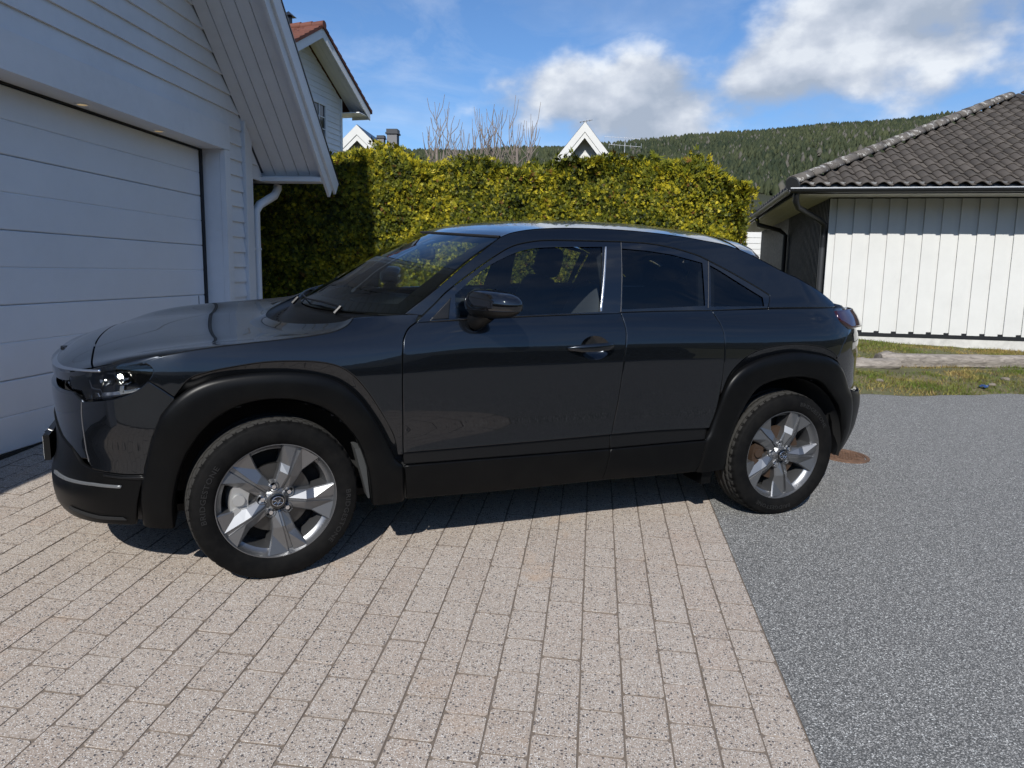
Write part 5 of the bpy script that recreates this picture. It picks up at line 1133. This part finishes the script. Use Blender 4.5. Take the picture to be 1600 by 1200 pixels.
# black frit round the windscreen edge, just inside the glass
for nm, G in (('windscreen_frit', np.concatenate([SH[:4]], 0)), ('windscreen_frit', SH[-4:]), ('windscreen_frit', SH[3:-3, :5]), ('windscreen_frit', SH[3:-3, -4:])):
    G2 = G.copy(); G2[..., 2] -= .006; G2[..., 0] += .004; gridobj(nm, G2, SBLK, ws, flip=nflip(G2))
seal = MB(); seal.tube([Vector(p)+Vector((0, 0, .002)) for p in SH[:, -1]], .006, 6, False); seal.build('windscreen_seal', RUBB, ws, True)
hl_ = gridobj('headliner', RF-np.array([0, 0, .035]), INTR, flip=not nflip(RF))
cw = np.array([[H[int(round(i*(H.shape[0]-1)/48)), -1]*(1-t)+SH[i, 0]*t+np.array([0, 0, -.035*math.sin(math.pi*min(t*1.4, 1))-.01]) for t in np.linspace(0, 1, 8)] for i in range(49)]); cowl = gridobj('cowl', cw, PLAS, flip=nflip(cw))
for k in range(22):
    y = -.62+k*.058; i = int(round((y+.77)/1.54*48)); i = min(max(i, 0), 48); p = cw[i, 2]; m = MB(); m.box(p[0], p[0]+.10, p[1]-.006, p[1]+.006, p[2]-.004, p[2]+.006); m.build('cowl_rib', SBLK, cowl)
for y0, y1, a in ((-.45, .12, .03), (.08, .62, .03)):
    def shp(y, v): i = min(max(int(round((y/-SH[0, 0, 1]+1)/2*48)), 0), 48); return Vector(SH[i, v])+Vector((-.012, 0, .016))
    m = MB(); m.tube([shp(y0, 0), shp(y0*.75+y1*.25, 1), shp(y0*.4+y1*.6, 1), shp(y1, 1)], [.006, .006, .004, .004], 6); w = m.build('wiper', SBLK, car, True)
    m = MB(); p = shp(y0, 0); m.tube([p+Vector((-.03, 0, -.03)), p+Vector((0, 0, .002))], .010, 8); m.build('wiper_pivot', SBLK, w, True)
# ---- rear end
crs = smooth(OUT['crease'], 140); kk = np.argmin(abs(crs[:, 0]-2.40)); sideR = resamp(S(*crs[kk:].T), 24)
def rearglass():
    G = []
    for p in sideR: G.append([[p[0]+.14*(1-q*q), -p[1]*-q if False else p[1]*-q, p[2]+.03*(1-q*q)] for q in np.linspace(1, -1, 31)])
    G = np.array(G); G[:, :, 1] = np.array([[p[1]*q for q in np.linspace(1, -1, 31)] for p in sideR]); return G
RG = rearglass(); gridobj('rear_window', RG, GTNT, flip=nflip(RG))
def spoiler():
    T = RF[:, -1]; n = len(T); Gt = []
    for i in range(n):
        q = 2*i/(n-1)-1; p = T[i]; w = max(0., 1-abs(q)**5); L_ = .02+.27*w; prof = [(0, .004), (.35, .012), (.75, .004), (1, -.026), (.99, -.075), (.90, -.082), (.3, -.075), (0, -.07)]
        Gt.append([[p[0]-.015+L_*a, p[1]*1.0, p[2]+.004+b-.055*a] for a, b in prof])
    Gt = np.array(Gt); o = gridobj('rear_spoiler', Gt, PAINT, flip=nflip(Gt)); auto_smooth(o, 35)
spoiler()
panel('tail_panel', poly([(3.0608, 1.0192), (2.9717, .9445), (2.9191, .8632), (2.935, .843), (3.0066, .7859), (3.101, .6777), (3.2, .655), (X2+LR, .655), (X2+LR, 1.13), (3.3, 1.13), (3.06, 1.135), (2.995, 1.13), (2.9848, 1.0654)]), GBLK, off=-.004)
panel('rear_bumper', poly([(3.105, .672), (3.25, .652), (X2+LR, .645), (X2+LR, .26), (3.45, .27), (3.20, .285), (3.155, .30), (3.14, .45)]), PLAS, off=.004)
panel('tail_light', poly([(2.99, 1.118), (3.25, 1.108), (3.55, 1.10), (3.70, 1.06), (3.55, 1.022), (3.25, 1.018), (3.075, 1.022), (2.99, 1.067)]), REDL, off=lambda u, z: .006+.022*np.clip((u-3.0)/.15, 0, 1), gap=.001, depth=.04, bev=.008)
panel('tail_shelf', poly([(2.52, 1.1345), (2.75, 1.1375), (3.02, 1.139), (3.3, 1.14), (X2+LR, 1.14), (X2+LR, 1.128), (3.3, 1.128), (3.0, 1.131), (2.75, 1.131), (2.52, 1.128)]), SBLK, off=-.008, gap=0, depth=.02, bev=.002)
# ---- dark shell behind the gaps, underbody, wheel wells
def shell():
    us = np.linspace(UC, X2+LR, 150); zs_ = np.linspace(.24, 1.085, 30); U, Z = np.meshgrid(us, zs_, indexing='ij'); V = S(U, Z)+Snorm(U, Z)*-.055; n, m = U.shape; F = []
    for i in range(n-1):
        for j in range(m-1):
            uc, zc = (us[i]+us[i+1])/2, (zs_[j]+zs_[j+1])/2
            if min(math.hypot(uc, zc-.34), math.hypot(uc-2.655, zc-.34)) < .43 or (zc < .34 and (abs(uc) < .43 or abs(uc-2.655) < .43)): continue
            if uc < -.45 and zc > .76: continue
            if uc < .40 and zc > float(np.interp(uc, [p[0] for p in OUT['hoodcut']], [p[1] for p in OUT['hoodcut']]))-.10: continue
            F.append((i*m+j, (i+1)*m+j, (i+1)*m+j+1, i*m+j+1))
    for s in (1, -1):
        Vs = V.reshape(-1, 3).copy(); Vs[:, 1] *= s; obj('inner_body', mesh('inner_body', Vs, F if s > 0 else [f[::-1] for f in F], True), INTR, car)
shell()
m = MB(); m.box(.46, 2.20, -.64, .64, .235, .262); m.box(-.72, .44, -.52, .52, .205, .24); m.box(2.22, 3.30, -.52, .52, .22, .26); m.box(-.70, -.44, -.60, .60, .235, .262); m.box(3.08, 3.25, -.60, .60, .28, .30); m.build('underbody', WELL, car)
def well(xc):
    for s in (1, -1):
        n = 30; V = []; F = []
        for k in range(n+1):
            a = math.radians(-6+192*k/n); V += [(xc+.425*math.cos(a), s*-.85, .34+.425*math.sin(a)), (xc+.425*math.cos(a), s*-.52, .34+.425*math.sin(a))]
        F = [(2*k, 2*k+2, 2*k+3, 2*k+1) for k in range(n)]; b = len(V); V.append((xc, s*-.52, .34)); F += [(2*k+1, 2*k+3, b) for k in range(n)]
        obj('wheel_well', mesh('wheel_well', V, F, True), WELL, car)
well(0); well(2.655)
m = MB(); m.hexa([(.392, -.83, .30), (.400, -.83, .30), (.400, -.72, .30), (.392, -.72, .30), (.335, -.83, .53), (.375, -.83, .53), (.375, -.72, .53), (.335, -.72, .53)]); m.build('wheel_well_liner', mat('grey_felt_liner', (.03, .032, .033), .8), car)
m = MB(); m.box(2.165, 2.225, -.82, -.66, .20, .285); m.build('mud_flap', PLAS, car)

# ---- door handle, mirror
def handle():
    for s, par in ((1, fdoor[0]), (-1, fdoor[1])):
        th = np.linspace(0, 2*math.pi, 37); rr = np.linspace(1, 0, 8); G = np.array([[(1.447+.079*r*math.cos(t), .955+.057*r*math.sin(t), -.001-.034*(1-r**2.2)) for t in th] for r in rr])
        V = S(G[..., 0], G[..., 1])+Snorm(G[..., 0], G[..., 1])*G[..., 2:3]; V[..., 1] *= s; gridobj('handle_recess', V, PAINT, par, flip=(s > 0))
        prof = [(1.300, .9575, .006, .001), (1.312, .9575, .013, .010), (1.36, .959, .020, .030), (1.43, .962, .021, .040), (1.50, .965, .020, .036), (1.535, .968, .016, .020), (1.545, .969, .007, .004)]; V = []; F = []; k = 12
        for u, z, hh, of in prof:
            for i in range(k):
                a = 2*math.pi*i/k; cz = math.sin(a); zz = z+hh*(.55*max(cz, 0)-1.0*max(-cz, 0)); o = of+.008*math.cos(a); p = S(u, zz)+Snorm(np.array([u]), np.array([zz]))[0]*o; V.append((p[0], p[1]*s, p[2]))
        for i in range(len(prof)-1):
            for j in range(k): F.append((i*k+j, i*k+(j+1) % k, (i+1)*k+(j+1) % k, (i+1)*k+j))
        F += [tuple(range(k)), tuple((len(prof)-1)*k+j for j in range(k))]; o = obj('door_handle', mesh('door_handle', V, F, True), PAINT, par); bm = bmesh.new(); bm.from_mesh(o.data); bmesh.ops.recalc_face_normals(bm, faces=bm.faces[:]); bm.to_mesh(o.data); bm.free(); auto_smooth(o, 45)
handle()
def mirror():
    for s, par in ((1, fdoor[0]), (-1, fdoor[1])):
        nu, nv = 40, 20
        def housing(zlo, zhi, grow):
            V = []; F = []
            for i in range(nv+1):
                ph = -math.pi/2+math.pi*i/nv; ph = max(min(ph, zhi), zlo)
                for j in range(nu):
                    t = 2*math.pi*j/nu; cx, sy = math.copysign(abs(math.cos(t))**.8, math.cos(t)), math.copysign(abs(math.sin(t))**.75, math.sin(t)); c = math.cos(ph)**.62; z = math.copysign(abs(math.sin(ph))**.9, math.sin(ph))
                    x = cx*c*(.078*grow); y = sy*c*.125*grow; zz = z*.066*grow
                    # long axis lies across the car; the shell tapers towards the tip and the front is rounded
                    k = (y/.125+1)/2; V.append((.880+x*(1.0)+.05*(1-k)*.0+.055*k*0+(-.03+.10*(1-k)), (-.955+y)*s, 1.168+zz*(.80+.25*k)+.006*(1-k)-.006))
            for i in range(nv):
                for j in range(nu): F.append((i*nu+j, i*nu+(j+1) % nu, (i+1)*nu+(j+1) % nu, (i+1)*nu+j))
            if s < 0: F = [f[::-1] for f in F]
            return V, F
        V, F = housing(-.35, math.pi/2, 1.0); mo = obj('door_mirror', mesh('door_mirror', V, F, True), GBLK, par)
        V, F = housing(-math.pi/2, -.30, .97); obj('mirror_base', mesh('mirror_base', V, F, True), SBLK, par)
        m = MB(); m.tube([(.86, -.85*s, 1.085), (.87, -.89*s, 1.098), (.89, -.93*s, 1.130)], [.045, .040, .040], 12); m.build('mirror_arm', SBLK, par, True)
mirror()

# ---- interior
def lump(name, c, sz, mt, par, rot=(0, 0, 0), e=.45, tap=0.):
    V = []; F = []; nu, nv = 28, 14
    for i in range(nv+1):
        ph = -math.pi/2+math.pi*i/nv
        for j in range(nu):
            t = 2*math.pi*j/nu; f = lambda w: math.copysign(abs(w)**e, w); z = f(math.sin(ph)); k = 1-tap*(z+1)/2; V.append((sz[0]*f(math.cos(ph))*f(math.cos(t)), sz[1]*k*f(math.cos(ph))*f(math.sin(t)), sz[2]*z))
    for i in range(nv):
        for j in range(nu): F.append((i*nu+j, i*nu+(j+1) % nu, (i+1)*nu+(j+1) % nu, (i+1)*nu+j))
    o = obj(name, mesh(name, V, F, True), mt, par); o.location = c; o.rotation_euler = rot; return o
for y in (-.37, .37):
    st = lump('seat_cushion', (1.28, y, .60), (.27, .25, .10), SEAT, car, (0, -.12, 0)); 
    b = lump('seat_back', (1.62, y, .90), (.085, .245, .33), SEAT, car, (0, .30, 0), .5, .25); h_ = lump('headrest', (1.755, y, 1.30), (.055, .13, .095), SEAT, car, (0, .22, 0), .55)
lump('rear_seat', (2.30, 0, .60), (.25, .62, .12), SEAT, car); lump('rear_seat_back', (2.56, 0, .92), (.09, .62, .30), SEAT, car, (0, .35, 0))
for y in (-.38, .38): lump('headrest', (2.66, y, 1.22), (.05, .13, .07), SEAT, car, (0, .2, 0), .55)
m = MB(); prof = [(.58, 1.03), (.80, 1.075), (.98, 1.06), (1.03, 1.01), (1.02, .90), (.90, .78), (.62, .72)]
m.prism([(x, 0, z) for x, z in prof], (0, -.72, 0), (0, .72, 0)); m.build('dashboard', INTR, car)
lump('instrument_hood', (.93, -.37, 1.085), (.13, .19, .045), INTR, car); m = MB(); m.box(.92, .94, -.10, .13, 1.07, 1.16); m.build('centre_screen', GBLK, car)
def wheel_():
    g = MB(); pts = [(.0, .185*math.cos(a), .185*math.sin(a)) for a in np.linspace(0, 2*math.pi, 33)]; g.tube(pts, .016, 8, False)
    for a in (.2, math.pi-.2, -math.pi/2): g.tube([(.0, .16*math.cos(a)*1.1, .16*math.sin(a)*1.1), (.03, .05*math.cos(a), .05*math.sin(a))], .018, 6)
    g.tube([(.03, 0, 0), (.05, 0, 0)], .06, 12); o = g.build('steering_wheel', INTR, car, True); o.location = (1.10, -.37, 1.0); o.rotation_euler = (0, -.38, 0)
wheel_()
m = MB(); m.box(.5, 3.1, -.72, .72, .30, .34); m.build('cabin_floor', INTR, car)
m = MB(); m.tube([(.82, 0, 1.385), (.86, 0, 1.36)], .02, 8); m.build('mirror_mount', INTR, car); lump('rear_view_mirror', (.87, 0, 1.345), (.018, .12, .035), INTR, car)
for s in (1, -1):
    bm_ = MB(); bm_.tube([Vector(p)+Vector((0, .085*s, 0)) for p in [tuple(S(1.60, z)*np.array([1, s, 1])) for z in np.linspace(.9, 1.44, 7)]], .045, 8); bm_.build('belt_pillar', INTR, car, True)
    bm_ = MB(); bm_.tube([Vector(p)+Vector((0, .085*s, 0)) for p in [tuple(S(u, z)*np.array([1, s, 1])) for u, z in zip(np.linspace(2.15, 2.22, 6), np.linspace(1.08, 1.36, 6))]], .045, 8); bm_.build('rear_pillar', INTR, car, True)

# ---- wheels
def tyre_mesh():
    prof = [(.243, -.084), (.252, -.096), (.268, -.1035), (.290, -.1075), (.312, -.1045), (.326, -.0985), (.329, -.0975), (.3355, -.090), (.3405, -.080), (.3445, -.068), (.3455, -.062), (.338, -.0600), (.338, -.054), (.3462, -.052), (.3468, -.026), (.339, -.0245), (.339, -.0175), (.347, -.016), (.347, .016), (.339, .0175), (.339, .0245), (.3468, .026), (.3462, .052), (.338, .054), (.338, .060), (.3455, .062), (.3445, .068), (.3405, .08), (.3355, .09), (.329, .0975), (.312, .1045), (.290, .1075), (.268, .1035), (.243, .084)]
    n = 240; m = MB(); m.lathe(prof, n, 'y'); V = m.v
    for i, (r, y) in enumerate(prof):
        for k in range(n):
            cut = 0
            if i in (8, 9, 10) or i in (25, 26, 27): cut = .007 if k % 5 == 0 else 0
            if i in (7, 28): cut = .003 if k % 5 == 0 else 0
            if i in (13, 14) and k % 5 == 2: cut = .004
            if cut: x, yy, z = V[i*n+k]; f = (r-cut)/r; V[i*n+k] = (x*f, yy, z*f)
    m.f = [f[::-1] for f in m.f]; me = m.mesh('tyre', True); me.materials.append(TYRE); me.materials.append(TREAD)
    for p in me.polygons:
        c = p.center
        if math.hypot(c.x, c.z) > .3395 and abs(c.y) < .088: p.material_index = 1
    return me
def text_arc(txt, size, r0, phi0, yface, ext=.0007):
    cu = bpy.data.curves.new('lettering', 'FONT'); cu.body = txt; cu.size = size; cu.extrude = ext; cu.align_x = 'CENTER'; cu.space_character = 1.08; cu.resolution_u = 2
    o = bpy.data.objects.new('t', cu); COL.objects.link(o); bpy.context.view_layer.update(); me = bpy.data.meshes.new_from_object(o.evaluated_get(bpy.context.evaluated_depsgraph_get())); bpy.data.objects.remove(o); bpy.data.curves.remove(cu)
    for v in me.vertices:
        x, y, z = v.co; ph = phi0-x*1.15/r0; r = r0+y; yf = yface+((r-.29)/.035)**2*.0035; v.co = (r*math.cos(ph), yf-z-.0004, r*math.sin(ph))
    me.name = 'lettering'; me.materials.clear(); me.materials.append(LETT); return me
def spoke_mesh():
    # root, end of stem, knee, foot at the lip: radius, half widths, height at the edges, height beside the groove, groove half width
    st = [(.048, .036, .036, -.058, -.064, .004), (.118, .045, .043, -.066, -.086, .004), (.152, .053, .050, -.058, -.082, .005), (.2405, .088, .078, -.082, -.074, .009)]
    V = []; F = []; k = 10; sh = [0, .001, .004, .008]
    for (r, a, b, ye, yc, g), q in zip(st, sh):
        for t, y in ((-a-.004, .012), (-a, ye+.006), (-a+.005, ye), (q-g-.003, yc), (q-g, yc+.010), (q+g, yc+.010), (q+g+.003, yc), (b-.005, ye), (b, ye+.006), (b+.004, .012)):
            V.append((math.sqrt(max(r*r-t*t, .0004)) if r > .2 else r, y, t))
    for i in range(len(st)-1):
        for j in range(k-1): F.append((i*k+j, i*k+j+1, (i+1)*k+j+1, (i+1)*k+j))
    F.append(tuple(range(k-1, -1, -1))); me = mesh('spoke', V, F); bm = bmesh.new(); bm.from_mesh(me); bmesh.ops.recalc_face_normals(bm, faces=bm.faces[:])
    bm.to_mesh(me); bm.free(); me.materials.append(ALLOY); return me
TYM, SPM = tyre_mesh(), spoke_mesh()
def wheel(xc, side, phi, tyre_rot, front):
    w = empty('wheel', (0, 0, 0), parent=car); w.matrix_local = Matrix.Translation((xc, -.7825*side, .338)) @ Matrix.Rotation(math.radians(7) if front else 0, 4, 'Z') @ (Matrix.Identity(4) if side > 0 else Matrix.Rotation(math.pi, 4, 'Z'))
    ty = obj('tyre', TYM, None, w); ty.rotation_euler = (0, tyre_rot, 0)
    if side > 0:
        for ph in ((.95, -1.75) if not front else (-.35, 2.9)):
            obj('lettering', text_arc('BRIDGESTONE', .030, .283, ph, -.1072), None, w)
    m = MB(); m.lathe([(.2475, -.080), (.2485, -.086), (.2465, -.0895), (.2435, -.0895), (.2375, -.074), (.231, -.060), (.2185, -.052), (.213, -.03), (.206, .02), (.208, .09)], 72, 'y'); m.f = [f[::-1] for f in m.f]; m.build('rim', ALLOY, w, True)
    for k in range(5):
        s = obj('spoke', SPM, None, w); s.rotation_euler = (0, -(phi+k*2*math.pi/5), 0)
    m = MB(); m.lathe([(.062, .01), (.056, -.050), (.046, -.060), (.038, -.066), (.0345, -.072), (.0335, -.080), (.0005, -.0805)], 40, 'y'); m.build('hub', ALLOY, w, True)
    m = MB(); m.lathe([(.032, -.0806), (.0315, -.0845), (.029, -.086), (.0005, -.0865)], 40, 'y'); cap = m.build('centre_cap', GBLK, w, True)
    m = MB(); m.tube([(.0235*math.cos(a), -.0872, .020*math.sin(a)) for a in np.linspace(0, 2*math.pi, 37)], .0016, 6, False)
    m.tube([(-.021, -.0872, .007), (-.013, -.0872, .007), (-.0065, -.0872, .003), (0, -.0872, -.006), (.0065, -.0872, .003), (.013, -.0872, .007), (.021, -.0872, .007)], [.001, .0017, .002, .0022, .002, .0017, .001], 6)
    m.tube([(-.018, -.0872, -.010), (-.008, -.0872, -.004), (0, -.0872, -.013), (.008, -.0872, -.004), (.018, -.0872, -.010)], [.0008, .0012, .0012, .0012, .0008], 5); m.build('emblem', CHROME, cap, True)
    for k in range(5):
        a = phi+math.pi/5+k*2*math.pi/5; cx, cz = .0585*math.cos(a), .0585*math.sin(a)
        m = MB(); m.lathe([(.0245, -.02), (.0235, -.064), (.0205, -.068), (.0180, -.060), (.0172, -.046), (.0005, -.046)], 20, 'y'); m.v = [(x+cx, y, z+cz) for x, y, z in m.v]; m.build('lug_pocket', ALLOY, w, True)
        m = MB(); m.lathe([(.0122, -.045), (.0122, -.064), (.009, -.069), (.0005, -.0695)], 6, 'y'); m.v = [(x+cx, y, z+cz) for x, y, z in m.v]; m.build('lug_nut', CHROME, w, True)
    m = MB(); m.lathe([(.075, -.028), (.148, -.028), (.148, .0), (.075, .0)], 48, 'y'); m.lathe([(.085, -.045), (.080, -.048), (.0005, -.048)], 32, 'y'); m.build('brake_disc', DISC if front else DISCR, w, True)
    m = MB(); n = 10
    for i in range(n+1):
        a = math.radians(152+58*i/n) if front else math.radians(158+44*i/n)
        for r, y in ((.112, -.050), (.185, -.056), (.192, .03), (.112, .03)): m.v.append((r*math.cos(a), y, r*math.sin(a)))
    for i in range(n):
        for j in range(4): m.f.append((i*4+j, i*4+(j+1) % 4, i*4+4+(j+1) % 4, i*4+4+j))
    m.f += [(0, 1, 2, 3), (n*4+3, n*4+2, n*4+1, n*4)]; m.f = [f[::-1] for f in m.f]; m.tube([(-.150, -.065, .015), (-.150, -.045, .015)], .024, 14); m.tube([(-.158, -.062, -.035), (-.158, -.04, -.035)], .018, 14); m.build('brake_caliper', CALI if front else DISCR, w, True)
    m = MB(); m.lathe([(.205, .03), (.0005, .032)], 32, 'y'); m.build('backing_plate', WELL, w)
PH = math.radians(65)
for xc, front in ((0, True), (2.655, False)):
    wheel(xc, 1, PH, .3 if front else 1.1, front); wheel(xc, -1, PH, 2., front)
